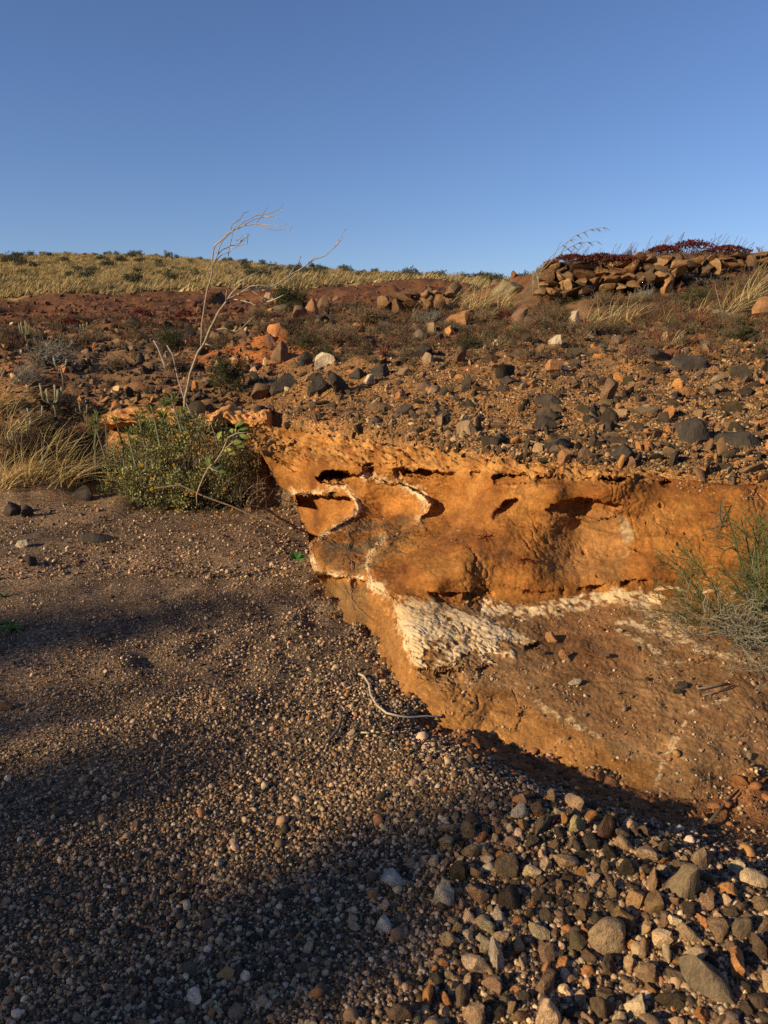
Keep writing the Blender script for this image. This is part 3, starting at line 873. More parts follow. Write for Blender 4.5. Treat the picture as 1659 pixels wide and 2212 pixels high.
    col = mix(col, [0.48, 0.245, 0.088], slab * smooth(-0.5, 0.4, n2) * 0.9)
    gs = smooth(0, 30, sdist(Xp, Yp, [(1230, 1560), (1330, 1570), (1420, 1640), (1380, 1660), (1280, 1640)]))
    col = mix(col, [0.19, 0.135, 0.085], gs * 0.6 * smooth(-0.4, 0.3, n2))
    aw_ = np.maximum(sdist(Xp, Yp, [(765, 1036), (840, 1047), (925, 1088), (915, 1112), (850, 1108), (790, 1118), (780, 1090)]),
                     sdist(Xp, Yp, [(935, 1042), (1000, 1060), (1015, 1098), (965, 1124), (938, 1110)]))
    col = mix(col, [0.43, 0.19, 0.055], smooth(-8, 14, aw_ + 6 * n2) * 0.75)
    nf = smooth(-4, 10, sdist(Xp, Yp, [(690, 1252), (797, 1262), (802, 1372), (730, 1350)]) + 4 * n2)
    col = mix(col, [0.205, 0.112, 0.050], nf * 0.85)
    col = col * np.array([0.93, 0.92, 0.80])
    root = empty('rock_ledge', (float(P[60, 300, 0]), float(P[60, 300, 1]), 0))
    tag(root, 'undercut ochre rock ledge with pale crust edges along the gully', 'rock ledge', kind='structure')
    # each face goes to the part it belongs to
    Q = np.arange(nr * nc).reshape(nr, nc)
    F = np.stack([Q[:-1, :-1], Q[1:, :-1], Q[1:, 1:], Q[:-1, 1:]], -1).reshape(-1, 4)
    g = lambda a: (a[:-1, :-1] + a[1:, 1:]).ravel() / 2
    bx, by, bb, bs = g(Xp), g(Yp), g(big), g(slab)
    part = np.zeros(len(F), int)
    part[(by > 1292) & (bx > 880)] = 1
    part[bs > 0.5] = 2
    sdc = g(sdist(Xp, Yp, CRUST))
    for k, (pl, w, p) in enumerate(VEINS):
        d, _ = seg_dist(bx, by, pl)
        part[(bb > 0.5) & (d < w * 1.6)] = 3 + k
    part[(sdc > 0) & (bb > 0.5)] = 7
    names = ['earth_wall', 'lower_shelf', 'overhanging_slab', 'crust_edge', 'crust_edge', 'crust_edge', 'crust_edge', 'white_crust']
    P3, C3, W3 = P.reshape(-1, 3), col.reshape(-1, 3), wh.reshape(-1)
    full = mesh_np('rock_ledge', P3, F, None, True)
    nrm = np.zeros(len(P3) * 3, np.float32)
    full.vertices.foreach_get('normal', nrm)
    nrm = nrm.reshape(-1, 3)
    bpy.data.meshes.remove(full)
    for k, nm in enumerate(names):
        f = F[part == k]
        if not len(f): continue
        u, inv = np.unique(f, return_inverse=True)
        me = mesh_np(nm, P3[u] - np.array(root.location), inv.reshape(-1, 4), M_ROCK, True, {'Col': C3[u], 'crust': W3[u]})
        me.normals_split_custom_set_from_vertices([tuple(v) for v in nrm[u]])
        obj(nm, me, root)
    return P[4:-5], Xp[4:-5], Yp[4:-5]
LEDGE_P, LEDGE_X, LEDGE_Y = build_ledge()

def on_ledge(x, y):
    k = np.argmin((LEDGE_X - x) ** 2 + (LEDGE_Y - y) ** 2)
    return LEDGE_P.reshape(-1, 3)[k]
#OBJECTS
# ------------------------------------------------------------------ the ledge strip at the back of the gully
def build_back_strip():
    px = [(222, 905, 7.62), (260, 897, 7.56), (320, 894, 7.52), (390, 896, 7.50), (450, 897, 7.48), (500, 898, 7.45), (545, 902, 7.42), (580, 906, 7.4), (606, 925, 7.9), (620, 935, 8.3)]
    A = np.array([at(*p) for p in px])
    n = 170
    u = np.linspace(0, 1, n)
    k = np.linspace(0, 1, len(A))
    L = np.stack([np.interp(u, k, A[:, i]) for i in range(3)], -1)
    prof = [(0.6, -0.02), (0.35, 0.03), (0.15, 0.04), (0.03, 0.02), (-0.05, -0.01), (-0.08, -0.05), (-0.05, -0.09), (0.06, -0.12), (0.22, -0.15), (0.33, -0.25), (0.36, -0.45), (0.34, -0.75)]
    pr = np.array(prof)
    m = 60
    v = np.linspace(0, len(pr) - 1, m)
    by, bz = np.interp(v, range(len(pr)), pr[:, 0]), np.interp(v, range(len(pr)), pr[:, 1])
    P = np.zeros((n, m, 3))
    P[..., 0] = L[:, None, 0]
    P[..., 1] = L[:, None, 1] + by[None]
    P[..., 2] = L[:, None, 2] + bz[None]
    x, y, z = P[..., 0], P[..., 1], P[..., 2]
    h = 0.09 * fbm(x * 3, y * 3, z * 6, 3) + 0.07 * np.abs(fbm(x * 8, y * 8, z * 34, 4)) - 0.03
    P[..., 2] += 0.05 * fbm(x * 4, 0, 0.5, 3)
    P[..., 1] -= h
    P[..., 2] += 0.4 * h
    Q = np.arange(n * m).reshape(n, m)
    F = np.stack([Q[:-1, :-1], Q[:-1, 1:], Q[1:, 1:], Q[1:, :-1]], -1).reshape(-1, 4)
    c = np.zeros((n * m, 3)) + np.array([0.52, 0.26, 0.095])
    o = obj('rock_ledge', mesh_np('rock_ledge', P.reshape(-1, 3), F, M_ROCK, True, {'Col': c, 'crust': np.zeros(n * m)}))
    tag(o, 'thin orange ledge with a dark undercut behind the flowering shrub', 'rock ledge', kind='structure')
build_back_strip()

# ------------------------------------------------------------------ stones
import bmesh
def ico(sub):
    bm = bmesh.new()
    bmesh.ops.create_icosphere(bm, subdivisions=sub, radius=1)
    V = np.array([v.co[:] for v in bm.verts])
    F = np.array([[v.index for v in f.verts] for f in bm.faces])
    bm.free()
    return V, F
ICO = {k: ico(k) for k in (1, 2, 3)}

def rock_mesh(name, seed, sub=2, cuts=9, stretch=(1, 0.8, 0.65), rough=0.06, mat=None, depth=(0.6, 0.95), soft=0.95):
    """a broken stone: a ball cut by flat planes, then roughened"""
    r = np.random.default_rng(seed)
    V, F = ICO[sub]
    V = V.copy()
    for _ in range(cuts):
        n = r.normal(size=3); n /= np.linalg.norm(n)
        d = r.uniform(*depth)
        s = V @ n - d
        V = V - np.clip(s, 0, None)[:, None] * n[None] * soft
    o = seed * 3.1
    N = V / np.linalg.norm(V, axis=1)[:, None]
    V = V + N * (rough * fbm(V[:, 0] * 1.6 + o, V[:, 1] * 1.6, V[:, 2] * 1.6, 3))[:, None]
    V = V * np.array(stretch)
    V /= np.abs(V).max()
    me = mesh_np(name, V, F, mat or M_STONE, True)
    if sub > 1 and soft > 0.9: me.set_sharp_from_angle(angle=math.radians(32))
    return me

# rounded beach-like stones, and broken basalt blocks
COBBLES = [rock_mesh('cobble', 100 + k, 3, 9 + k % 6, (1, random.uniform(0.65, 0.95), random.uniform(0.5, 0.8)), 0.11, depth=(0.42, 0.82), soft=0.93) for k in range(16)]
BLOCKS = [rock_mesh('rock', 200 + k, 3, 13 + k % 4, (1, random.uniform(0.6, 0.9), random.uniform(0.45, 0.75)), 0.05, depth=(0.30, 0.66)) for k in range(14)]
FLATS = [rock_mesh('rock', 240 + k, 3, 14, (1, random.uniform(0.6, 0.8), random.uniform(0.24, 0.36)), 0.04, depth=(0.32, 0.68)) for k in range(5)]
WALLST = [rock_mesh('stone', 700 + k, 2, 14, (1, random.uniform(0.65, 0.95), random.uniform(0.55, 0.8)), 0.045, depth=(0.30, 0.60)) for k in range(10)]
PEBSRC = bpy.data.collections.new('pebble_shapes')
for k in range(14):
    me = rock_mesh('pebble_shape', 300 + k, 1 if k < 10 else 2, 5, (1, random.uniform(0.7, 0.95), random.uniform(0.5, 0.8)), 0.10, M_PEB, (0.6, 0.9))
    me.polygons.foreach_set('use_smooth', np.ones(len(me.polygons), bool))
    PEBSRC.objects.link(bpy.data.objects.new('pebble_shape_%02d' % k, me))

RUBSRC = bpy.data.collections.new('rubble_shapes')
for k in range(12):
    me = rock_mesh('rubble_shape', 400 + k, 2, 12, (1, random.uniform(0.55, 0.9), random.uniform(0.3, 0.65)), 0.06, M_PEB, (0.35, 0.8))
    RUBSRC.objects.link(bpy.data.objects.new('rubble_shape_%02d' % k, me))

PAL = np.array([[0.060, 0.049, 0.040], [0.125, 0.092, 0.067], [0.22, 0.150, 0.098], [0.40, 0.285, 0.185], [0.50, 0.37, 0.25], [0.40, 0.20, 0.085], [0.63, 0.50, 0.36]])
def pick_cols(n, w, r=rng):
    w = np.array(w, float); w /= w.sum()
    c = PAL[r.choice(len(PAL), n, p=w)]
    return c * r.uniform(0.75, 1.3, (n, 1)) * r.uniform(0.94, 1.06, (n, 3))
W_BED = [26, 18, 18, 18, 12, 4, 6]
W_BANK = [8, 12, 28, 22, 10, 18, 3]

def scatter(name, src, P, R, S, C, label, cat, kind='stuff'):
    """many small pieces nobody would count: one object, instanced on points"""
    me = bpy.data.meshes.new(name)
    me.vertices.add(len(P)); me.vertices.foreach_set('co', np.asarray(P, np.float32).ravel())
    a = me.attributes.new('rot', 'FLOAT_VECTOR', 'POINT'); a.data.foreach_set('vector', np.asarray(R, np.float32).ravel())
    a = me.attributes.new('scl', 'FLOAT_VECTOR', 'POINT'); a.data.foreach_set('vector', np.asarray(S, np.float32).ravel())
    c4 = np.ones((len(P), 4), np.float32); c4[:, :3] = C
    a = me.attributes.new('col', 'FLOAT_COLOR', 'POINT'); a.data.foreach_set('color', c4.ravel())
    o = obj(name, me)
    ng = bpy.data.node_groups.new(name, 'GeometryNodeTree')
    ng.interface.new_socket('Geometry', in_out='INPUT', socket_type='NodeSocketGeometry')
    ng.interface.new_socket('Geometry', in_out='OUTPUT', socket_type='NodeSocketGeometry')
    gi, go = ng.nodes.new('NodeGroupInput'), ng.nodes.new('NodeGroupOutput')
    mp = ng.nodes.new('GeometryNodeMeshToPoints')
    ip = ng.nodes.new('GeometryNodeInstanceOnPoints')
    ci = ng.nodes.new('GeometryNodeCollectionInfo')
    ci.inputs['Collection'].default_value = src
    ci.inputs['Separate Children'].default_value = True
    ci.inputs['Reset Children'].default_value = True
    def named(n, t):
        q = ng.nodes.new('GeometryNodeInputNamedAttribute'); q.data_type = t; q.inputs['Name'].default_value = n
        return q.outputs[0]
    ng.links.new(gi.outputs[0], mp.inputs['Mesh'])
    ng.links.new(mp.outputs[0], ip.inputs['Points'])
    ng.links.new(ci.outputs[0], ip.inputs['Instance'])
    ip.inputs['Pick Instance'].default_value = True
    er = ng.nodes.new('FunctionNodeEulerToRotation')
    ng.links.new(named('rot', 'FLOAT_VECTOR'), er.inputs[0])
    ng.links.new(er.outputs[0], ip.inputs['Rotation'])
    ng.links.new(named('scl', 'FLOAT_VECTOR'), ip.inputs['Scale'])
    rv = ng.nodes.new('FunctionNodeRandomValue'); rv.data_type = 'INT'
    for sck in rv.inputs:
        if sck.type == 'INT' and sck.name == 'Max': sck.default_value = len(src.objects) - 1
        if sck.type == 'INT' and sck.name == 'Min': sck.default_value = 0
    outi = [q for q in rv.outputs if q.type == 'INT'][0]
    ng.links.new(outi, ip.inputs['Instance Index'])
    ng.links.new(ip.outputs[0], go.inputs[0])
    md = o.modifiers.new('pieces', 'NODES'); md.node_group = ng
    return tag(o, label, cat, kind=kind)

def rot3(n): return rng.uniform(0, 2 * math.pi, (n, 3)) * [0.12, 0.12, 1.0] + rng.normal(0, 0.25, (n, 3)) * [1, 1, 0]

# cobble heap, packed stone by stone
PILE = [(900, 1775), (1000, 1740), (1110, 1725), (1250, 1740), (1330, 1750), (1410, 1830), (1510, 1910), (1600, 1960), (1720, 2040), (1800, 2240), (1640, 2330), (640, 2330), (740, 2100), (820, 1900)]
pile_plan = [tuple(at(x, y, gnd(x, y, 0.11))[:2]) for x, y in PILE]
BARE = BARE_SOIL
def bare(X, Y): return np.maximum(sdist(X, Y, BARE[0]), sdist(X, Y, BARE[1]))
packed = []      # X, Y, r
cells = {}
def try_pack(x, y, r, gap=0.86):
    g = 0.12
    ci, cj = int(x // g), int(y // g)
    for i in range(ci - 1, ci + 2):
        for j in range(cj - 1, cj + 2):
            for (a, b, q) in cells.get((i, j), ()):
                if (a - x) ** 2 + (b - y) ** 2 < ((q + r) * gap) ** 2: return False
    cells.setdefault((ci, cj), []).append((x, y, r))
    packed.append((x, y, r))
    return True

SPECIAL = [  # x, y, width, height px, colour, shape, label, turn
 (829, 2002, 52, 44, (0.62, 0.56, 0.47), 0, 'white rounded stone lying alone among dark gravel in the foreground', 0.1),
 (1072, 2075, 62, 84, (0.46, 0.36, 0.26), 3, 'pale pear-shaped stone upright in the cobble heap, largest pale one', 1.5),
 (1545, 2135, 165, 105, (0.16, 0.12, 0.08), 'B', 'big dark slab with an orange face at the cobble heap\'s near corner', -0.75),
 (1322, 2040, 104, 84, (0.30, 0.205, 0.12), 15, 'large tan block half buried in the middle of the cobble heap', 0.6),
 (1482, 1917, 96, 84, (0.20, 0.145, 0.085), 5, 'large smooth olive brown cobble on the sunlit side of the heap', -0.5),
 (1596, 1884, 46, 34, (0.55, 0.42, 0.26), 7, 'pale knobbly stone lying by itself right of the heap', 0.0),
 (1308, 1796, 66, 58, (0.11, 0.06, 0.035), 2, 'dark brown cobble at the top of the heap', 0.8),
 (1252, 1787, 58, 50, (0.36, 0.28, 0.14), 6, 'mossy yellowish cobble beside the dark one on the heap\'s crest', 0.3),
 (1120, 1758, 58, 38, (0.55, 0.44, 0.31), 9, 'cream angular stone at the far left tip of the heap', 0.4),
 (760, 1586, 24, 16, (0.58, 0.42, 0.26), 9, 'flat pale orange stone below the curved white stick', 0.3),
 (1510, 1860, 58, 48, (0.30, 0.20, 0.11), 11, 'brown wedge-shaped cobble near the heap\'s right rim', 0.5),
 (1630, 1905, 70, 40, (0.50, 0.36, 0.21), 12, 'long pale cobble at the right edge of the heap', -0.5),
 (845, 1905, 70, 44, (0.52, 0.46, 0.38), 8, 'whitish flat stone left of the cobble heap', 0.4),
 (960, 1940, 62, 52, (0.44, 0.36, 0.27), 4, 'pale grey-tan angular cobble in the shaded part of the heap', 0.7),
 (1440, 2062, 46, 50, (0.50, 0.38, 0.22), 6, 'sunlit cream upright stone beside the large tan block', 1.2),
 (1600, 2010, 60, 56, (0.17, 0.12, 0.075), 1, 'dark mottled cobble at the heap\'s right side, below the long pale one', 0.4),
 (1375, 1950, 56, 48, (0.42, 0.24, 0.11), 10, 'orange tan cobble in the sunlit middle of the heap', 0.2),
 (1410, 1905, 44, 60, (0.34, 0.20, 0.10), 13, 'reddish brown upright cobble in the sunlit middle of the heap', 1.3),
]
def stone_at(name, x, y, w, h, colr, shp, turn, dz=0.0, sink=0.42):
    p = hit(x, y + h * 0.25)
    s = depth_of(p) / FPX
    if y > 1700: w, h = w * 0.88, h * 0.88
    me = FLATS[int(abs(x)) % len(FLATS)] if shp == 'F' else BLOCKS[int(abs(x)) % len(BLOCKS)] if shp == 'B' else COBBLES[shp % len(COBBLES)]
    a = w * 0.5 * s
    asp = h / w
    k = max(v.co.z for v in me.vertices)
    lx, ly, lz = a, a * 0.9, h * s / 1.45 / k
    o = obj(name, me, loc=(p[0], p[1] + a * 0.3, p[2] + lz * k * sink + dz), rot=(random.uniform(-0.15, 0.15), random.uniform(-0.15, 0.15), turn + random.uniform(-0.2, 0.2)), scl=(lx, ly, lz), color=colr)
    return o, p, a
for sp in SPECIAL:
    o, p, a = stone_at('cobble' if sp[5] not in ('F',) else 'rock', sp[0], sp[1], sp[2], sp[3], sp[4], sp[5], sp[7])
    tag(o, sp[6], 'stone', 'stones of the cobble heap')
    try_pack(p[0], p[1] + a * 0.3, a * 0.85, 0.0)

nb = rng.uniform
pp = np.array(pile_plan)
for rr, tries in ((0.038, 60), (0.029, 420), (0.022, 4200), (0.016, 14000), (0.0115, 16000), (0.009, 12000)):
    X = nb(pp[:, 0].min(), pp[:, 0].max(), tries); Y = nb(pp[:, 1].min(), pp[:, 1].max(), tries)
    ok = (sdist(X, Y, pile_plan) > -0.08 * rng.random(tries) ** 2) & (seg_dist(X, Y, TROUGH)[0] > 0.16) & (bare(X, Y) < 0.03)
    dens = smooth(-0.05, 0.45, X - 0.22 + 0.3 * perlin(X * 3, Y * 3, 1) + 0.25 * (1.7 - Y))
    for x, y, o_, d in zip(X, Y, ok, dens):
        if o_ and rng.random() < d ** (0.5 if rr < 0.02 else 0.9 if rr < 0.03 else 1.4):
            try_pack(float(x), float(y), float(rr * rng.uniform(0.8, 1.25)))
pk = np.array(packed[len(SPECIAL):])
pz = zterr(pk[:, 0], pk[:, 1])
px_, py_, pd_ = to_px(np.stack([pk[:, 0], pk[:, 1], pz], -1))
vis = (px_ > -20) & (px_ < 1680) & (py_ < 2230) & (py_ > 0)
size = np.where(vis, pk[:, 2] * FPX / pd_, 0)
order = np.argsort(-size)
lone = order[:282]
C = pick_cols(len(pk), [14, 18, 24, 22, 13, 7, 6]) * [1.10, 0.98, 0.80]
def colour_word(c):
    l = 0.3 * c[0] + 0.6 * c[1] + 0.1 * c[2]
    if l < 0.07: return 'dark grey'
    if l < 0.11: return 'dark brown'
    if c[0] / c[1] > 1.9: return 'orange'
    if l < 0.2: return 'brown'
    return 'tan' if l < 0.36 else 'pale cream'
def heap_zone(x, y):
    a = 'on the crest of the heap' if y < 1830 else 'in the middle of the heap' if y < 2000 else 'by the bottom edge'
    b = 'far left' if x < 800 else 'shaded left part' if x < 960 else 'left of centre' if x < 1120 else 'centre' if x < 1260 else 'right of centre' if x < 1400 else 'sunlit right flank' if x < 1540 else 'right edge'
    return f'{a}, {b}'
for k in lone:
    x, y, r = pk[k]
    me = COBBLES[rng.integers(len(COBBLES))]
    o = obj('cobble', me, loc=(x, y, pz[k] + r * rng.uniform(0.25, 0.75)), rot=rot3(1)[0] * [2, 2, 1], scl=r * 1.12 * rng.uniform(0.88, 1.15, 3), color=C[k])
    zn = heap_zone(px_[k], py_[k]); cn = colour_word(C[k]); sz_ = 'large' if size[k] > 26 else 'mid-sized' if size[k] > 20 else 'small'
    tag(o, f'{sz_} {cn} cobble {zn}', 'stone', f'{sz_} {cn} cobbles {zn}')
gP, gS, gC = [], [], []
rest = order[282:]
gP.append(np.stack([pk[rest, 0], pk[rest, 1], pz[rest] + pk[rest, 2] * rng.uniform(0.2, 0.6, len(rest))], -1))
gS.append(pk[rest, 2][:, None] * rng.uniform(0.85, 1.15, (len(rest), 3))); gC.append(C[rest])

# gravel of the gully bed: sizes in metres, thinner far away where single grains cannot be told apart
def bed_gravel(n, ylo, yhi, rmean, spread, rlo, rhi, w, lift=0.3, xr=(-40, 1700)):
    x = nb(*xr, n); y = nb(ylo, yhi, n)
    Yg = np.array((EYE) / np.tan(PITCH + np.arctan((y - CY) / FPX)))
    P = at(x, y, Yg)
    X, Y = P[:, 0], P[:, 1]
    keep = (sdist(X, Y, UPPER) < 0.02) & (sdist(X, Y, FOOTPRINT) < 0.05)
    dt, _ = seg_dist(X, Y, TROUGH)
    keep &= ((dt > 0.10) & (bare(X, Y) < 0.08 * rng.normal(size=n))) | (rng.random(n) < 0.10)
    sand = smooth(-0.1, 0.45, fbm(X * 1.3, Y * 1.3, 4.4, 3)) * smooth(2.2, 3.2, Y)
    keep &= rng.random(n) > 0.65 * sand
    X, Y, x = X[keep], Y[keep], x[keep]
    r = np.clip(rmean * np.exp(rng.normal(0, spread, len(X))) * (0.8 + 0.5 * smooth(-1.6, 0.3, X)), rlo, rhi)
    z = zterr(X, Y)
    gP.append(np.stack([X, Y, z + r * lift], -1)); gS.append(r[:, None] * rng.uniform(0.8, 1.2, (len(X), 3))); gC.append(pick_cols(len(X), w) * [1.06, 0.97, 0.86])
bed_gravel(125000, 1480, 2330, 0.0033, 0.45, 0.0016, 0.010, W_BED)
bed_gravel(66000, 1130, 1560, 0.0036, 0.45, 0.0022, 0.013, W_BED)
bed_gravel(10000, 1060, 1250, 0.009, 0.40, 0.005, 0.026, W_BED)
bed_gravel(1500, 1060, 2330, 0.0095, 0.34, 0.006, 0.022, [20, 20, 22, 20, 10, 5, 6], 0.4)
bed_gravel(16000, 1150, 2330, 0.0060, 0.45, 0.003, 0.016, W_BED, xr=(-700, -40))
bed_gravel(14000, 1600, 2330, 0.0070, 0.5, 0.003, 0.025, W_BED, xr=(1700, 2500))
P, S, C = np.concatenate(gP), np.concatenate(gS), np.concatenate(gC)
scatter('gravel', PEBSRC, P, rot3(len(P)), S, C, 'dark and tan gravel covering the floor of the gully', 'gravel')

# grit and small stones of the bank
bP, bS, bC = [], [], []
def bank_gravel(n, x0, x1, y0, y1, rmean, spread, rlo, rhi, w, lift=0.25):
    x, y = nb(x0, x1, n), nb(y0, y1, n)
    r0 = np.exp(nb(math.log(3.9), math.log(14), n))
    th = (x - CX) / FPX
    X, Y = th * r0 * 1.02, r0
    ok = sdist(X, Y, UPPER) > 0.0
    X, Y = X[ok], Y[ok]
    z = zterr(X, Y)
    qx, qy, qd = to_px(np.stack([X, Y, z], -1))
    ok = (qy > y0) & (qy < y1) & (qx > x0) & (qx < x1)
    X, Y, z = X[ok], Y[ok], z[ok]
    r = np.clip(rmean * np.exp(rng.normal(0, spread, len(X))), rlo, rhi)
    bP.append(np.stack([X, Y, z + r * lift], -1)); bS.append(r[:, None] * rng.uniform(0.75, 1.25, (len(X), 3)) * [1.1, 1, 0.62]); bC.append(pick_cols(len(X), w) * [0.86, 0.75, 0.58])
bank_gravel(105000, 480, 1720, 700, 1060, 0.0068, 0.42, 0.004, 0.03, W_BANK)
P, S, C = np.concatenate(bP), np.concatenate(bS), np.concatenate(bC)
scatter('bank_gravel', PEBSRC, P, rot3(len(P)), S, C, 'grit strewn over the brown bank above the ledge', 'gravel')
bP, bS, bC = [], [], []
bank_gravel(4600, 540, 1720, 690, 1060, 0.026, 0.50, 0.011, 0.085, [42, 26, 24, 3, 1, 8, 1], 0.05)
bank_gravel(7000, -40, 560, 690, 910, 0.030, 0.5, 0.011, 0.10, [46, 22, 18, 4, 2, 9, 2], 0.05)
bank_gravel(9000, 1720, 2300, 690, 1060, 0.015, 0.6, 0.006, 0.08, [36, 20, 22, 8, 4, 10, 2], 0.1)
bank_gravel(2600, 700, 1720, 930, 1060, 0.024, 0.45, 0.011, 0.07, [40, 18, 16, 10, 5, 12, 5], 0.2)
P, S, C = np.concatenate(bP), np.concatenate(bS), np.concatenate(bC)
scatter('rubble', RUBSRC, P, rot3(len(P)) * [2.0, 2.0, 1], S, C, 'small angular rubble littering the bank and the slopes', 'rubble')

# stones of the red field
m = 5200
Yf = np.exp(nb(math.log(14.5), math.log(37), m)); Xf = (nb(-60, 1100, m) - CX) / FPX * Yf
rf_ = np.clip(0.045 * np.exp(rng.normal(0, 0.5, m)), 0.015, 0.16)
scatter('field_stones', RUBSRC, np.stack([Xf, Yf, zterr(Xf, Yf) + rf_ * 0.1], -1), rot3(m), rf_[:, None] * rng.uniform(0.75, 1.25, (m, 3)), np.array([0.15, 0.068, 0.034]) * rng.uniform(0.55, 1.5, (m, 1)), 'small stones strewn over the red-brown field below the hill', 'stones')

# rocks of the bank: the ones that can be told apart first
DK, BR, OR, PA = (0.062, 0.050, 0.040), (0.17, 0.10, 0.055), (0.33, 0.165, 0.07), (0.50, 0.39, 0.26)
BANKROCKS = [
 (695, 784, 64, 40, PA, 3, 'rounded boulder with a pale lit face on the bank behind the sapling'),
 (732, 835, 56, 60, DK, 'B', 'tall dark basalt block below the pale rounded boulder'),
 (688, 836, 50, 46, DK, 'B', 'dark slanted basalt block left of the tall dark block'),
 (618, 834, 66, 50, DK, 'B', 'dark rough block on the slope above the ledge\'s nose'),
 (556, 853, 72, 46, BR, 'B', 'wide brown block just right of the sapling\'s trunk'),
 (797, 823, 34, 28, PA, 5, 'small cream stone in the middle of the bank'),
 (826, 806, 52, 36, DK, 'B', 'dark block above the small cream stone'),
 (768, 812, 40, 30, DK, 'B', 'small dark block left of the cream stone'),
 (1505, 940, 96, 66, DK, 'B', 'largest square black slab standing out of the right bank'),
 (1612, 957, 112, 44, DK, 'F', 'long flat black rock right of the square black slab'),
 (1425, 984, 46, 18, PA, 'F', 'pale cream block just above the lip near the square black slab'),
 (1213, 966, 92, 32, DK, 'F', 'flat tilted dark rock on the lip of the ledge'),
 (1312, 850, 60, 58, BR, 'B', 'brown pointed wedge of rock on the gravelly bank'),
 (1192, 870, 78, 32, DK, 'F', 'flat grey rock left of the brown wedge'),
 (1352, 985, 58, 46, DK, 'B', 'angular black rock at the lip beside the pale block'),
 (1268, 986, 38, 36, BR, 6, 'round brown stone on the lip between two dark rocks'),
 (1222, 988, 34, 32, OR, 7, 'orange stone wedged under the flat tilted rock'),
 (1241, 690, 40, 34, PA, 5, 'whitish boulder alone on the slope below the stone wall'),
 (1206, 742, 42, 34, PA, 9, 'pale angular rock on the slope, right of centre'),
 (766, 713, 46, 28, OR, 'B', 'tan block on the upper slope behind the pale rounded boulder'),
 (990, 772, 40, 44, BR, 'B', 'brown upright rock in the middle of the slope'),
 (1065, 778, 70, 28, BR, 'F', 'flat brown rock right of the brown upright rock'),
 (1122, 768, 60, 32, BR, 'B', 'brown slanting rock on the middle of the slope'),
 (820, 882, 66, 24, BR, 'F', 'flat brown stone just above the overhanging lip'),
 (1380, 762, 84, 22, DK, 'F', 'long flat grey rock below the tufts of yellow grass'),
 (1512, 792, 104, 40, DK, 'F', 'broad flat grey rock on the right of the bank'),
 (1432, 772, 82, 36, DK, 'B', 'dark rock touching the broad flat grey rock'),
 (1438, 622, 42, 54, OR, 'B', 'upright tan stone standing in front of the stone wall'),
 (1648, 672, 66, 52, OR, 9, 'big orange boulder at the picture\'s right edge'),
 (1562, 682, 90, 24, PA, 14, 'long whitish outcrop in yellow grass near the orange boulder'),
 (1380, 685, 70, 32, BR, 'B', 'brown block among the yellow grass tufts'),
 (1004, 690, 96, 34, OR, 11, 'smooth tan boulder on the slope under the yellow grass'),
 (930, 648, 66, 48, BR, 'B', 'dark brown block at the end of the low broken wall'),
 (976, 642, 56, 58, BR, 3, 'rounded brown boulder at the end of the low broken wall'),
 (1100, 632, 84, 54, (0.20, 0.16, 0.09), 'B', 'greenish grey boulder at the near end of the stone wall'),
 (285, 702, 46, 28, DK, 'F', 'flat dark rock on top of the left slope'),
 (408, 722, 32, 44, DK, 'B', 'dark standing stone behind the sapling'),
 (300, 778, 26, 30, DK, 'B', 'black block on the left slope, below the flat dark rock'),
 (182, 1070, 58, 36, DK, 2, 'rounded dark boulder at the edge of the flowering shrub'),
 (205, 1168, 92, 24, DK, 'F', 'flat dark stone lying on the gravel left of centre'),
 (22, 1106, 42, 38, DK, 'B', 'dark broken rock at the left edge of the gravel'),
 (52, 1110, 34, 34, DK, 'B', 'second dark broken rock at the left edge, nearer the grass'),
 (50, 1178, 34, 18, PA, 4, 'pale flat stone at the left edge of the gravel'),
 (66, 1214, 32, 26, DK, 8, 'dark round stone below the pale flat stone at the left edge'),
 (14, 1530, 44, 22, BR, 6, 'brown stone half buried at the shaded left edge'),
 (655, 782, 40, 40, DK, 'B', 'dark block left of the pale rounded boulder'),
 (600, 770, 44, 60, BR, 'B', 'leaning brown slab beside the orange earth bank'),
 (1000, 905, 20, 18, PA, 3, 'cream pebble near the overhanging lip'),
 (700, 660, 44, 42, BR, 'B', 'brown block topping the heap of stones behind the sapling'),
 (670, 668, 34, 40, OR, 'B', 'tan block in the heap of stones behind the sapling'),
 (640, 685, 50, 44, BR, 'B', 'wide brown block at the foot of the heap of stones'),
]
for x, y, w, h, c, shp, lab in BANKROCKS:
    c = np.array(c) * rng.uniform(0.9, 1.1)
    o, p, a = stone_at('rock', x, y, w, h * 0.9, c, shp, random.uniform(-0.5, 0.5), sink=0.28)
    tag(o, lab, 'rock', 'rocks of the bank')
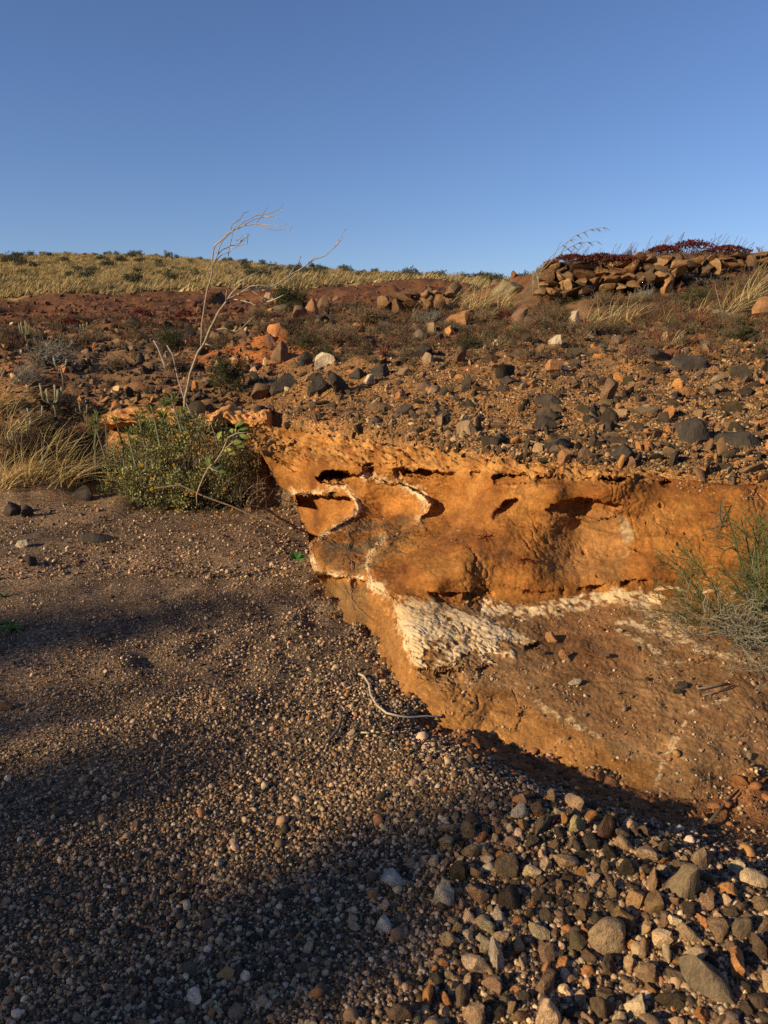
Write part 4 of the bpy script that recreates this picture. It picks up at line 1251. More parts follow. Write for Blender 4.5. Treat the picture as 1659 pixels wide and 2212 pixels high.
# the rest of the rocks on the slopes
def slope_rocks(n, x0, x1, y0, y1, wlo, whi, w, label, group):
    k = 0
    while k < n:
        x, y = random.uniform(x0, x1), random.uniform(y0, y1)
        wd = wlo + (whi - wlo) * random.random() ** 1.4
        if any(abs(b[0] - x) < (b[2] + wd) * 0.4 and abs(b[1] - y) < (b[3] + wd * 0.6) * 0.4 for b in BANKROCKS): continue
        if y > topfn(x) - wd * 0.4 and x > 530: continue
        c = pick_cols(1, w)[0] * [1.0, 0.93, 0.82]
        o, p, a = stone_at('rock', x, y, wd, wd * random.uniform(0.3, 0.65), c, random.choice(['B', 'B', 'F']), random.uniform(0, 6.28), sink=0.3)
        cn = colour_word(c); szw = 'broad' if wd > 30 else 'mid-sized' if wd > 20 else 'small'
        cols3 = (x1 - x0) / 3
        zn = ('left' if x < x0 + cols3 else 'middle' if x < x0 + 2 * cols3 else 'right') + ' part, ' + ('upper' if y < (y0 + y1) / 2 else 'lower') + ' half'
        tag(o, f'{szw} {cn} {label}, {zn}', 'rock', f'{group}: {szw} {cn}, {zn}')
        k += 1
WR = [44, 20, 24, 3, 1, 7, 1]
slope_rocks(112, 560, 1690, 765, 1000, 16, 60, WR, 'rock on the bank above the ledge', 'scattered rocks of the right bank')
slope_rocks(62, 560, 1690, 680, 790, 16, 62, WR, 'rock among brush on the upper slope', 'scattered rocks of the upper slope')
slope_rocks(50, -10, 560, 695, 890, 16, 44, [56, 18, 12, 5, 2, 6, 2], 'rock on the rubbly slope behind the sapling', 'scattered rocks of the left slope')
slope_rocks(14, 560, 740, 640, 700, 22, 40, [10, 16, 40, 5, 0, 26, 0], 'stone in the heap behind the sapling', 'stones of the tumbled heap')
slope_rocks(16, 90, 150, 690, 720, 12, 24, [20, 26, 30, 5, 0, 16, 0], 'stone in the far left pile', 'stones of the far left pile')
# stones lying on the shelf of the ledge
for x, y, w, c, lab in [(1222, 1424, 40, OR, 'orange crumbly stone on the lower shelf of the ledge'), (1310, 1420, 28, BR, 'round brown stone on the shelf with a long shadow'),
    (1188, 1382, 40, OR, 'orange earth crumb at the tip of the white crust'), (1240, 1476, 34, PA, 'pale stone on the shelf below the orange one'),
    (1470, 1488, 32, DK, 'black stone on the right of the shelf'), (1460, 1500, 24, DK, 'small black stone touching the other black one on the shelf'),
    (1376, 1408, 22, BR, 'brown stone beside the white streak on the shelf'), (1302, 1362, 18, OR, 'little orange stone at the back of the shelf'),
    (1340, 1366, 20, PA, 'little pale stone at the back of the shelf'), (1500, 1822, 22, PA, 'pale round pebble on the bare earth right of the heap'),
    (1400, 1468, 14, DK, 'tiny dark stone on the middle of the shelf'), (1170, 1408, 20, BR, 'small brown crumb left of the orange stone on the shelf')]:
    p = on_ledge(x, y) if y < 1700 else hit(x, y)
    a = w * 0.5 * depth_of(p) / FPX
    o = obj('stone', BLOCKS[int(x) % 14] if c != DK else COBBLES[int(x) % 16], loc=(p[0], p[1], p[2] + a * 0.3), rot=rot3(1)[0], scl=(a, a * 0.9, a), color=c)
    tag(o, lab, 'stone', 'stones on the shelf')

# clods of red earth in the trough and on the bare soil
n = 1500
X, Y = nb(-0.4, 2.2, n * 6), nb(1.3, 4.4, n * 6)
ft = seg_dist(X, Y, _footP)[0]
ok = ((bare(X, Y) > -0.05) | (ft < 0.10 * rng.random(n * 6) ** 2)) & (sdist(X, Y, FOOTPRINT) < 0.06) & (rng.random(n * 6) < np.where((sdist(X, Y, BARE[1]) > -0.05) | (ft < 0.08), 0.9, 0.25))
X, Y = X[ok][:n], Y[ok][:n]; n = len(X)
r = np.clip(0.009 * np.exp(rng.normal(0, 0.6, n)), 0.003, 0.035)
scatter('earth_clods', PEBSRC, np.stack([X, Y, zterr(X, Y) + r * 0.3], -1), rot3(n), r[:, None] * rng.uniform(0.7, 1.3, (n, 3)) * [1, 1, 0.6], np.array([0.26, 0.112, 0.043]) * rng.uniform(0.7, 1.35, (n, 1)), 'red earth clods crumbled along the foot of the ledge', 'clods')

# crumbs on the shelves of the ledge
sel = ((LEDGE_Y > 1292) & (LEDGE_X > 950) & (LEDGE_X < 1700)) | ((LEDGE_Y < topfn(LEDGE_X) + 28) & (LEDGE_X > 900) & (LEDGE_X < 1700)) | ((LEDGE_Y > 1110) & (LEDGE_Y < 1240) & (LEDGE_X > 790) & (LEDGE_X < 1000) & (LEDGE_Y < 1175))
cand = LEDGE_P[sel]; cx_, cy_ = LEDGE_X[sel], LEDGE_Y[sel]
wgt = smooth(-0.1, 0.5, fbm(cx_ / 60, cy_ / 40, 3.0, 2)) + 0.05
k = rng.choice(len(cand), 1500, p=wgt / wgt.sum())
r = np.clip(0.0034 * np.exp(rng.normal(0, 0.5, len(k))), 0.002, 0.016)
scatter('crumbs', PEBSRC, cand[k] + np.stack([0 * r, 0 * r, r * 0.4], -1), rot3(len(k)), r[:, None] * rng.uniform(0.8, 1.2, (len(k), 3)), pick_cols(len(k), [6, 12, 22, 18, 12, 20, 10]), 'crumbs of earth and grit lying on the shelves of the ledge', 'grit')

# ------------------------------------------------------------------ dry-stone walls
def stone_wall(name, base, top, label, course, wid, lean, seed, thick=0.22):
    """base: x, y, distance; top: x, y of the crown. Every stone is a part."""
    r = random.Random(seed)
    bx = np.array(base, float); tp = polyfn(top); bp = polyfn([(b[0], b[1]) for b in base]); bd = polyfn([(b[0], b[2]) for b in base])
    c0 = at(*base[len(base) // 2])
    root = empty(name, c0)
    tag(root, label, 'stone wall')
    x0, x1 = base[0][0], base[-1][0]
    row = 0
    ymin = min(t[1] for t in top)
    y = 0
    while y < 120:
        x = x0 + r.uniform(-10, 10)
        hrow = course * r.uniform(0.85, 1.2)
        while x < x1:
            w = r.uniform(*wid)
            h = hrow * r.uniform(0.85, 1.25)
            xc = x + w / 2
            yc = bp(xc) - y - h / 2 + r.uniform(-2.5, 2.5)
            if yc - h * 0.3 > tp(xc) - 2:
                Yd = bd(xc) + lean * y
                p = at(xc, yc, Yd)
                s = depth_of(p) / FPX
                me = r.choice(WALLST)
                zz = max(v.co.z for v in me.vertices); yy = max(v.co.y for v in me.vertices)
                cl = np.array(r.choice([(0.19, 0.10, 0.045), (0.24, 0.13, 0.056), (0.16, 0.09, 0.046), (0.12, 0.075, 0.042), (0.28, 0.165, 0.078)])) * r.uniform(0.8, 1.15)
                obj('stone', me, root, loc=np.array(p) - c0 + np.array([0, r.uniform(-0.04, 0.04), 0]), rot=(r.uniform(-0.25, 0.25), r.uniform(-0.3, 0.3), r.choice([0, math.pi]) + r.uniform(-0.35, 0.35)),
                    scl=(w * 0.60 * s, thick / yy, h * 0.64 * s / zz), color=cl)
            x += w * 0.95
        y += hrow * 0.92
        row += 1
    return root
stone_wall('stone_wall', [(1160, 640, 12.2), (1300, 632, 12.0), (1400, 618, 11.8), (1440, 602, 11.8), (1500, 588, 11.8), (1600, 578, 11.8), (1780, 572, 11.8)],
           [(1150, 592), (1175, 570), (1230, 564), (1290, 565), (1330, 570), (1360, 556), (1400, 548), (1450, 546), (1500, 550), (1560, 548), (1600, 550), (1659, 546), (1780, 545)],
           'long dry-stone wall of brown volcanic stones on the right skyline', 17, (16, 44), 0.006, 3)
stone_wall('stone_wall', [(818, 668, 13.6), (880, 668, 13.5), (960, 664, 13.4)], [(815, 648), (850, 640), (880, 628), (960, 625)],
           'low broken stretch of stone wall left of the yellow grass tuft', 17, (22, 44), 0.006, 8)

# ------------------------------------------------------------------ plants
def curve_pts(p, d, ln, k, bend, wob=0.0, up=0.0):
    """a path that starts at p along d and drifts towards bend"""
    pts = [np.array(p, float)]
    d = np.array(d, float)
    for i in range(k):
        d = d + np.array(bend) * (1.0 / k) + (rvec() * wob if wob else 0)
        d[2] += up / k
        d /= np.linalg.norm(d)
        pts.append(pts[-1] + d * ln / k)
    return pts

def twig_shrub(mb, R, H, n, col, col2, rad=0.004, depth=3, wob=0.35, leaf=None, flat=0.0):
    """a rounded bush of forking twigs; leaf = (count, length, width, colours)"""
    tips = []
    def grow(p, d, ln, r, lev):
        pts = curve_pts(p, d, ln, 3, (0, 0, 0), wob, 0.1)
        mb.tube(pts, r, r * 0.6, col if lev > 0 else col2, 3, col2 if lev <= 1 else None)
        if lev == 0:
            tips.append((pts[-1], pts[-1] - pts[-2])); return
        for _ in range(random.choice((2, 3, 3))):
            q = pts[random.choice((1, 2, 3))]
            nd_ = (pts[-1] - pts[-2]); nd_ /= np.linalg.norm(nd_)
            nd_ = nd_ + rvec() * 0.75; nd_[2] += 0.15; nd_ /= np.linalg.norm(nd_)
            grow(q, nd_, ln * random.uniform(0.55, 0.85), r * 0.6, lev - 1)
    for i in range(n):
        a = random.uniform(0, 2 * math.pi)
        e = random.uniform(0.1, 1.35)
        d = np.array([math.cos(a) * math.cos(e), math.sin(a) * math.cos(e), math.sin(e) + 0.05])
        tot = 1 / math.sqrt((math.cos(e) / R) ** 2 + (math.sin(e) / H) ** 2)
        grow((random.uniform(-0.1, 0.1) * R, random.uniform(-0.1, 0.1) * R, 0), d, tot * 0.45, rad, depth)
    if leaf:
        cnt, ll, lw, cols = leaf
        for i in range(cnt):
            p, d = random.choice(tips)
            q = p - d * random.uniform(0, 2.2) + rvec() * 0.015
            c = np.array(random.choice(cols)) * random.uniform(0.7, 1.3)
            mb.leaf(q, d + rvec() * 0.9, rvec(), ll * random.uniform(0.7, 1.3), lw * random.uniform(0.7, 1.3), c)
    return tips

def shrub_parts(kind, seed):
    """stem and foliage meshes of one bush kind, about 1 m across"""
    random.seed(seed)
    mb, ml = MB(), MB()
    if kind == 'dead':
        twig_shrub(mb, 0.5, 0.42, 40, (0.12, 0.08, 0.048), (0.22, 0.145, 0.08), 0.010, 3, 0.45)
    elif kind == 'grey':
        twig_shrub(mb, 0.5, 0.45, 40, (0.15, 0.13, 0.105), (0.26, 0.225, 0.175), 0.009, 3, 0.45)
    elif kind == 'olive':
        tips = twig_shrub(mb, 0.5, 0.55, 22, (0.10, 0.08, 0.045), (0.13, 0.11, 0.055), 0.007, 3, 0.4)
        for i in range(4200):
            p, d = random.choice(tips)
            ml.leaf(p - d * random.uniform(0, 2.5) + rvec() * 0.03, d + rvec() * 0.8, rvec(), random.uniform(0.02, 0.05), 0.012, np.array(random.choice([(0.085, 0.085, 0.035), (0.12, 0.11, 0.045), (0.06, 0.065, 0.03)])))
    elif kind == 'hill':
        for i in range(60):
            c = np.array([random.gauss(0, 0.32), random.gauss(0, 0.32), abs(random.gauss(0.26, 0.18))])
            for j in range(16):
                ml.leaf(c + rvec() * 0.12, rvec() + np.array([0, 0, 0.4]), rvec(), random.uniform(0.08, 0.17), 0.07, np.array(random.choice([(0.085, 0.085, 0.045), (0.13, 0.125, 0.068), (0.06, 0.06, 0.034)])))
        for i in range(7):
            mb.tube(curve_pts((0, 0, -0.05), rvec() * [1, 1, 0.3] + np.array([0, 0, 0.8]), 0.45, 3, (0, 0, 0), 0.2), 0.02, 0.006, (0.09, 0.07, 0.05), 3)
    s = mb.mesh('stems', M_BARK) if mb.v else None
    l = ml.mesh('foliage', M_LEAF) if ml.v else None
    return s, l
KINDS = {k: [shrub_parts(k, 40 + i * 7 + len(k)) for i in range(n)] for k, n in (('dead', 3), ('grey', 2), ('olive', 2), ('hill', 5))}

def shrub(name, kind, x, y, w, h, label, group=None, p=None, cat='shrub', idx=None):
    """w, h: size in picture units; y is its foot"""
    if p is None: p = hit(x, y)
    s = depth_of(p) / FPX if p[1] > 1 and abs(p[0]) < p[1] else 8 / FPX
    st, fo = KINDS[kind][random.randrange(len(KINDS[kind])) if idx is None else idx]
    root = empty(name, (p[0], p[1], p[2] - 0.01), (0, 0, random.uniform(0, 6.28)))
    a, b = w * s * random.uniform(0.95, 1.05), h * s / 0.52
    for nm, me in (('stems', st), ('foliage', fo)):
        if me: obj(nm, me, root, scl=(a, a, b))
    return tag(root, label, cat, group)

random.seed(77)
# bushes of the far hillside
def hz(x, y):
    a = ['at the left edge', 'near the left edge', 'halfway to the sapling', 'just left of the sapling', 'behind the sapling', 'just right of the sapling', 'right of the sapling', 'towards its right end', 'at its right end'][min(8, max(0, int(x // 122)))]
    return a + (', low down' if y > 606 else ', half way up' if y > 580 else ', high up' if y > 0 else '')
n = 0
while n < 165:
    x = random.uniform(-20, 1120)
    Yd = 128 - 86 * random.random() ** 0.75
    X = (x - CX) / FPX * Yd
    z = float(zterr(X, Yd))
    qx, qy, qd = to_px(np.array([X, Yd, z]))
    if qy > 640 or qy < 540: continue
    sz = random.uniform(0.35, 1.25) * (1.0 if Yd > 90 else 0.75)
    sw = 'broad' if sz > 0.95 else 'mid-sized' if sz > 0.65 else 'small'
    o = shrub('hillside_bush', 'hill', 0, 0, sz * FPX / qd, sz * 0.62 * FPX / qd, f'{sw} dark green bush on the golden hillside, {hz(x, qy)}', f'{sw} bushes of the golden hillside, {hz(x, qy)}', p=np.array([X, Yd, z]))
    n += 1
for k in range(44):
    x = -20 + k * 25.5 + random.uniform(-18, 18)
    Yd = random.uniform(124, 131); X = (x - CX) / FPX * Yd; z = float(zterr(X, Yd))
    sz = random.uniform(0.5, 1.35)
    sw = 'broad' if sz > 1.05 else 'mid-sized' if sz > 0.75 else 'small'
    shrub('hillside_bush', 'hill', 0, 0, sz * FPX / Yd, sz * 0.62 * FPX / Yd, f'{sw} dark bush on the golden hill\'s skyline, {hz(x, 0)}', f'{sw} bushes on the hill\'s skyline, {hz(x, 0)}', p=np.array([X, Yd, z]))

# brush of the slopes
for x, y, w, h, kind, lab in [
 (492, 845, 120, 84, 'olive', 'olive green bush beside the sapling on the stony slope'),
 (628, 672, 130, 60, 'olive', 'dark olive bush behind the heap of stones'),
 (110, 790, 160, 80, 'grey', 'wide grey leafless bush on the left slope'),
 (60, 830, 120, 60, 'grey', 'grey leafless bush lower down beside the yellow grass'),
 (190, 745, 90, 50, 'dead', 'brown dry bush on the left slope above the grey one'),
 (366, 760, 90, 56, 'olive', 'olive bush left of the sapling behind the dark rocks'),
 (380, 800, 80, 50, 'dead', 'brown dry bush just left of the sapling\'s trunk'),
 (20, 740, 90, 50, 'dead', 'brown dry bush at the far left edge'),
 (720, 735, 150, 50, 'dead', 'brown bush in front of the heap of stones'),
 (800, 700, 150, 50, 'dead', 'reddish brown bush on the slope before the low wall'),
 (880, 735, 130, 50, 'dead', 'brown bush in the middle of the upper slope'),
 (560, 690, 90, 40, 'dead', 'brown bush left of the heap of stones'),
 (1050, 700, 120, 44, 'dead', 'brown bush below the tuft of yellow grass'),
 (1160, 710, 110, 40, 'dead', 'brown bush left of the whitish boulder'),
 (1300, 665, 120, 50, 'dead', 'brown bush at the foot of the stone wall'),
 (1230, 655, 90, 40, 'olive', 'low olive bush at the left foot of the stone wall'),
 (1390, 655, 90, 46, 'grey', 'grey bush left of the upright tan stone'),
 (1500, 665, 120, 46, 'olive', 'olive grey bush between the upright stone and the right edge'),
 (1520, 618, 130, 50, 'grey', 'grey brush against the right part of the wall'),
 (1630, 625, 120, 70, 'dead', 'tall brown brush at the right end of the wall'),
 (1610, 735, 110, 34, 'olive', 'low olive mat near the right edge of the slope'),
 (700, 775, 80, 30, 'olive', 'small olive bush above the pale rounded boulder'),
 (1010, 755, 100, 30, 'olive', 'low olive bush above the brown upright rock'),
 (930, 700, 110, 44, 'grey', 'grey brown brush below the low broken wall'),
 (660, 755, 80, 36, 'olive', 'olive brush at the edge of the orange earth bank'),
 (250, 800, 80, 40, 'dead', 'brown bush in the middle of the left slope'),
 (140, 900, 120, 80, 'dead', 'dark dry thicket behind the pale succulents'),
 (60, 985, 150, 90, 'dead', 'dark dry thicket at the left edge under the grass'),
 (200, 960, 110, 90, 'dead', 'dry thicket between the grass and the flowering shrub')]:
    shrub('dry_bush' if kind != 'olive' else 'bush', kind, x, y, w, h, lab)

# low dry undergrowth in the upper slope: nobody could count it
TUFT = bpy.data.collections.new('undergrowth_shapes')
def tuft_mat():
    m, nt, b = newmat('undergrowth', 0.9)
    c = nd(nt, 'ShaderNodeAttribute', attribute_name='col', attribute_type='INSTANCER').outputs['Color']
    nt.links.new(c, b.inputs['Base Color'])
    return m
M_TUFT = tuft_mat()
for k in range(5):
    random.seed(500 + k)
    mb = MB()
    twig_shrub(mb, 0.5, 0.4, 12, (1, 1, 1), (1, 1, 1), 0.012, 2, 0.5)
    me = mb.mesh('undergrowth_shape', M_TUFT)
    TUFT.objects.link(bpy.data.objects.new('undergrowth_shape_%d' % k, me))
def undergrowth(n, boxes):
    out = []
    tot = sum(b[4] for b in boxes)
    for x0, x1, y0, y1, wgt in boxes:
        m = int(n * wgt / tot * 4)
        Yd = np.exp(nb(math.log(7.0), math.log(18), m)); x = nb(x0, x1, m)
        X = (x - CX) / FPX * Yd * 1.0
        z = zterr(X, Yd)
        qx, qy, qd = to_px(np.stack([X, Yd, z], -1))
        ok = (qy > y0) & (qy < y1) & (fbm(X * 0.8, Yd * 0.8, 2.0, 2) > -0.25)
        out.append(np.stack([X, Yd, z], -1)[ok][:int(n * wgt / tot)])
    return np.concatenate(out)
P = undergrowth(3300, [(1150, 1720, 545, 590, 1.6), (560, 1680, 660, 745, 6), (1150, 1700, 600, 700, 3), (0, 560, 690, 760, 2.5), (0, 240, 880, 1040, 1.5), (560, 1680, 740, 790, 1)])
n = len(P)
S = (rng.uniform(0.2, 0.55, n)[:, None] * np.ones((1, 3))) * [1, 1, 0.8]
pal = np.array([(0.13, 0.082, 0.045), (0.10, 0.066, 0.037), (0.18, 0.12, 0.062), (0.11, 0.09, 0.048), (0.16, 0.07, 0.04)])
scatter('undergrowth', TUFT, P, rot3(n), S, pal[rng.integers(5, size=n)] * rng.uniform(0.8, 1.25, (n, 1)), 'low brown dry undergrowth covering the upper slope', 'undergrowth')

# golden grass of the far hill
TUS = bpy.data.collections.new('hill_grass_shapes')
for k in range(4):
    random.seed(600 + k)
    mb = MB()
    for i in range(26):
        a = random.uniform(0, 6.28); d = np.array([math.cos(a) * 0.6 + 0.5, math.sin(a) * 0.6, 1.0])
        mb.blade(curve_pts((random.gauss(0, 0.3), random.gauss(0, 0.3), -0.02), d, random.uniform(0.5, 1.0), 3, (0.8, 0, -0.3)), 0.05, (0, 1, 0) if i % 2 else (1, 0, 0), (1, 1, 1))
    TUS.objects.link(bpy.data.objects.new('hill_grass_shape_%d' % k, mb.mesh('hill_grass_shape', M_TUFT)))
m = 16000
Yd = 134 - 98 * rng.random(m) ** 0.9; x = nb(-40, 1150, m); X = (x - CX) / FPX * Yd
ok = Yd > np.interp(X / Yd, [-0.6, -0.35, -0.1, 0.0, 0.1, 0.3], [37, 37, 36, 38, 40, 44]) + rng.normal(0, 0.4, m)
X, Yd = X[ok], Yd[ok]; n = len(X)
P = np.stack([X, Yd, zterr(X, Yd)], -1)
gc = np.array([(0.40, 0.29, 0.13), (0.48, 0.36, 0.17), (0.30, 0.22, 0.10)])[rng.integers(3, size=n)] * rng.uniform(0.8, 1.15, (n, 1))
scatter('hill_grass', TUS, P, np.stack([nb(-0.1, 0.1, n), nb(-0.1, 0.1, n), nb(-0.5, 0.5, n)], -1), rng.uniform(0.3, 0.75, n)[:, None] * np.ones((1, 3)), gc, 'golden dry grass covering the far hillside', 'grass')

# tussocks of dry yellow grass
def tussock(x, y, hpx, label, n=60, lean=(0.9, 0, 0), cols=((0.62, 0.45, 0.19), (0.52, 0.36, 0.14), (0.70, 0.54, 0.27)), spread=0.14, group='tussocks of dry yellow grass', p=None, wob=0.10, wd=0.0026):
    if p is None: p = hit(x, y)
    s = depth_of(p) / FPX
    H = hpx * s
    mb = MB()
    for i in range(n):
        a = random.uniform(0, 6.28); e = random.uniform(0.15, 1.0)
        d = np.array([math.cos(a) * e * 0.8, math.sin(a) * e * 0.8, 1.0]) + np.array(lean) * random.uniform(0.0, 0.6)
        ln = H * random.uniform(0.5, 1.25)
        b = np.array(lean) * random.uniform(0.4, 1.4) + np.array([0, 0, -0.5 * random.random()])
        c = np.array(random.choice(cols)) * random.uniform(0.75, 1.15)
        pts = curve_pts((random.gauss(0, spread) * H, random.gauss(0, spread) * H, -0.01), d, ln, 6, b, wob)
        t = rvec(); t[2] *= 0.3; t /= np.linalg.norm(t)
        mb.blade(pts, 1.7 * wd * random.uniform(0.7, 1.3) * max(1, s * FPX / FPX * 170), t, c * 0.8, c)
    o = obj('grass_tussock', mb.mesh('grass_tussock', M_DRY), loc=p)
    return tag(o, label, 'grass', group)
random.seed(5)
for x, y, h, n, lab in [
 (-20, 900, 130, 150, 'tall yellow grass at the left edge above the pale succulents'),
 (20, 960, 110, 110, 'yellow grass at the left edge beside the forked succulents'),
 (70, 1040, 110, 130, 'sprawling yellow grass above the gravel at the left'),
 (140, 1045, 120, 130, 'sprawling yellow grass left of the flowering shrub'),
 (195, 1035, 120, 110, 'yellow grass leaning against the flowering shrub'),
 (10, 1050, 100, 110, 'yellow grass at the left edge just above the dark broken rocks'),
 (110, 985, 90, 80, 'yellow grass around the tallest pale succulent')]:
    tussock(x, y, h, lab, n, (1.05, -0.15, -0.15), wob=0.16)
for x, y, h, n, lab in [
 (975, 668, 70, 60, 'yellow grass tuft just right of the low broken wall'), (1015, 672, 80, 90, 'thick yellow grass tuft in the middle of the upper slope'),
 (1050, 670, 80, 90, 'yellow grass tuft bending right before the greenish boulder'), (1085, 672, 60, 60, 'yellow grass tuft at the foot of the greenish boulder'),
 (1275, 708, 70, 60, 'yellow grass tuft right of the whitish boulder'), (1320, 705, 70, 70, 'yellow grass tuft on the slope beside the brown block'),
 (1365, 700, 60, 60, 'yellow grass tuft behind the brown block'), (1230, 712, 40, 40, 'small yellow grass tuft at the foot of the whitish boulder'),
 (1560, 690, 80, 60, 'yellow grass tuft on the whitish outcrop'), (1600, 660, 90, 70, 'yellow grass tuft left of the orange boulder'),
 (1640, 630, 100, 80, 'tall yellow grass at the right edge below the wall'), (1500, 690, 60, 40, 'yellow grass tuft left of the whitish outcrop'),
 (1440, 700, 50, 40, 'thin yellow grass tuft between brown block and outcrop'), (1400, 605, 60, 26, 'sparse yellow grass against the stone wall'),
 (890, 690, 50, 20, 'sparse yellow stalks below the low broken wall'), (1460, 745, 40, 30, 'short yellow grass above the broad flat grey rock')]:
    tussock(x, y, h, lab, n, (1.1, 0.0, -0.1), wob=0.08)

# tall reed stalks by the near end of the wall
def reed():
    p = hit(1150, 640); p = at(1152, 625, 11.9)
    root = empty('reed', p)
    tag(root, 'tall pale reed with two feathery heads against the sky', 'reed')
    for k, path in enumerate([[(1152, 612), (1160, 595), (1185, 560), (1215, 530), (1245, 508), (1275, 496), (1302, 491)], [(1155, 610), (1170, 585), (1195, 560), (1225, 538), (1250, 525), (1290, 521)],
                              [(1148, 615), (1160, 600), (1178, 592), (1200, 585), (1225, 580)]]):
        mb = MB()
        pts = [at(a, b, 11.9 + 0.02 * i * (k - 1)) - p for i, (a, b) in enumerate(path)]
        f = []
        for i in range(len(pts) - 1):
            for u in (0, 0.5): f.append(pts[i] * (1 - u) + pts[i + 1] * u)
        f.append(pts[-1])
        mb.tube(f, 0.006, 0.0025, (0.45, 0.37, 0.2), 4, (0.3, 0.25, 0.16))
        obj('stalk', mb.mesh('stalk', M_DRY), root)
        if k < 2:
            mb = MB()
            for q in f[-7:]:
                for _ in range(5):
                    mb.blade(curve_pts(q, (1, random.gauss(0, .3), -0.2 + random.gauss(0, 0.3)), random.uniform(0.05, 0.14), 3, (0, 0, -0.6)), 0.007, (0, 0.5, 0.85), (0.26, 0.21, 0.14))
            obj('seed_head', mb.mesh('seed_head', M_DRY), root)
    for a, b, c, d in [(1162, 578, 1130, 655), (1168, 578, 1118, 662), (1165, 580, 1140, 650), (1152, 585, 1150, 640), (1160, 590, 1165, 630)]:
        mb = MB()
        q0, q1 = at(a, b, 11.85) - p, at(c, d, 11.8) - p
        mb.blade([q0 * (1 - u) + q1 * u for u in np.linspace(0, 1, 4)], 0.022, (0.9, 0.3, 0.3), (0.62, 0.50, 0.26))
        obj('leaf', mb.mesh('leaf', M_DRY), root)
reed()

# red succulents on the wall and on the ledge
def red_mat(mb, n, sx, sy, h, ll, cols=((0.14, 0.016, 0.018), (0.09, 0.013, 0.014), (0.19, 0.035, 0.028), (0.11, 0.06, 0.035))):
    for i in range(n):
        u, v = random.gauss(0, 0.42), random.gauss(0, 0.42)
        z = h * max(0.05, 1 - u * u - v * v) * random.uniform(0.6, 1.1)
        mb.leaf((u * sx, v * sy, z), rvec() + np.array([0, 0, 0.7]), rvec(), ll * random.uniform(0.6, 1.4), ll * 0.5, np.array(random.choice(cols)) * random.uniform(0.7, 1.3))
for x, y, w, h, lab in [(1235, 566, 90, 14, 'dark red succulent mat on the left end of the wall\'s top'), (1300, 566, 110, 16, 'dark red succulent mat along the lower middle of the wall\'s top'),
    (1350, 566, 70, 12, 'small dark red mat left of the raised part of the wall'), (1495, 546, 130, 24, 'thick crimson succulent cushion crowning the wall'),
    (1430, 545, 60, 12, 'thin red mat left of the crimson cushion'), (1570, 545, 90, 12, 'brownish red mat right of the crimson cushion')]:
    p = at(x, y, 12.15); s = depth_of(p) / FPX
    mb = MB(); red_mat(mb, 1100, w * s * 0.55, 0.3, h * s * 0.95, 0.036)
    for i in range(12):
        q = (random.gauss(0, 0.35) * w * s, 0, 0)
        mb.tube(curve_pts(q, (0.3, 0, 1), random.uniform(0.15, 0.35), 4, (0.3, 0, 0), 0.2), 0.005, 0.003, (0.12, 0.06, 0.04), 3)
    tag(obj('red_succulent', mb.mesh('red_succulent', M_LEAF), loc=p), lab, 'succulent', 'red succulents on the wall')
for x, y, w, h, lab in [(305, 690, 60, 18, 'dark red low plant on the reddish earth behind the sapling'), (400, 692, 50, 16, 'dark red low plant right behind the standing dark stone'), (1455, 615, 34, 22, 'small red plant behind the upright tan stone'),
    (1090, 690, 50, 12, 'faded red low plant on the middle of the upper slope'), (150, 705, 60, 12, 'faded red low plant on the far left slope')]:
    p = hit(x, y); s = depth_of(p) / FPX
    mb = MB(); red_mat(mb, 380, w * s * 0.5, 0.3, h * s * 1.2, 0.05)
    tag(obj('red_succulent', mb.mesh('red_succulent', M_LEAF), loc=p), lab, 'succulent')
for x, y, w, lab in [(1052, 1160, 44, 'small dark red plant rooted in the ledge beside the shoulder'), (1138, 1212, 40, 'small dark red plant lower on the ochre wall'), (868, 975, 22, 'tiny red sprig on the overhanging slab')]:
    p = on_ledge(x, y); s = depth_of(p) / FPX
    mb = MB()
    for i in range(9):
        d = np.array([random.gauss(0, 1), -0.7, random.gauss(0.2, 0.6)]); d /= np.linalg.norm(d)
        pts = curve_pts((0, 0.01, 0), d, w * s * random.uniform(0.3, 0.6), 4, (0, 0, 0), 0.3)
        mb.tube(pts, 0.002, 0.001, (0.14, 0.03, 0.025), 3)
        for q in pts[1:]:
            for _ in range(2): mb.leaf(q, rvec(), rvec(), 0.012, 0.007, np.array((0.17, 0.02, 0.022)) * random.uniform(0.6, 1.4))
    tag(obj('red_succulent', mb.mesh('red_succulent', M_LEAF), loc=p), lab, 'succulent')

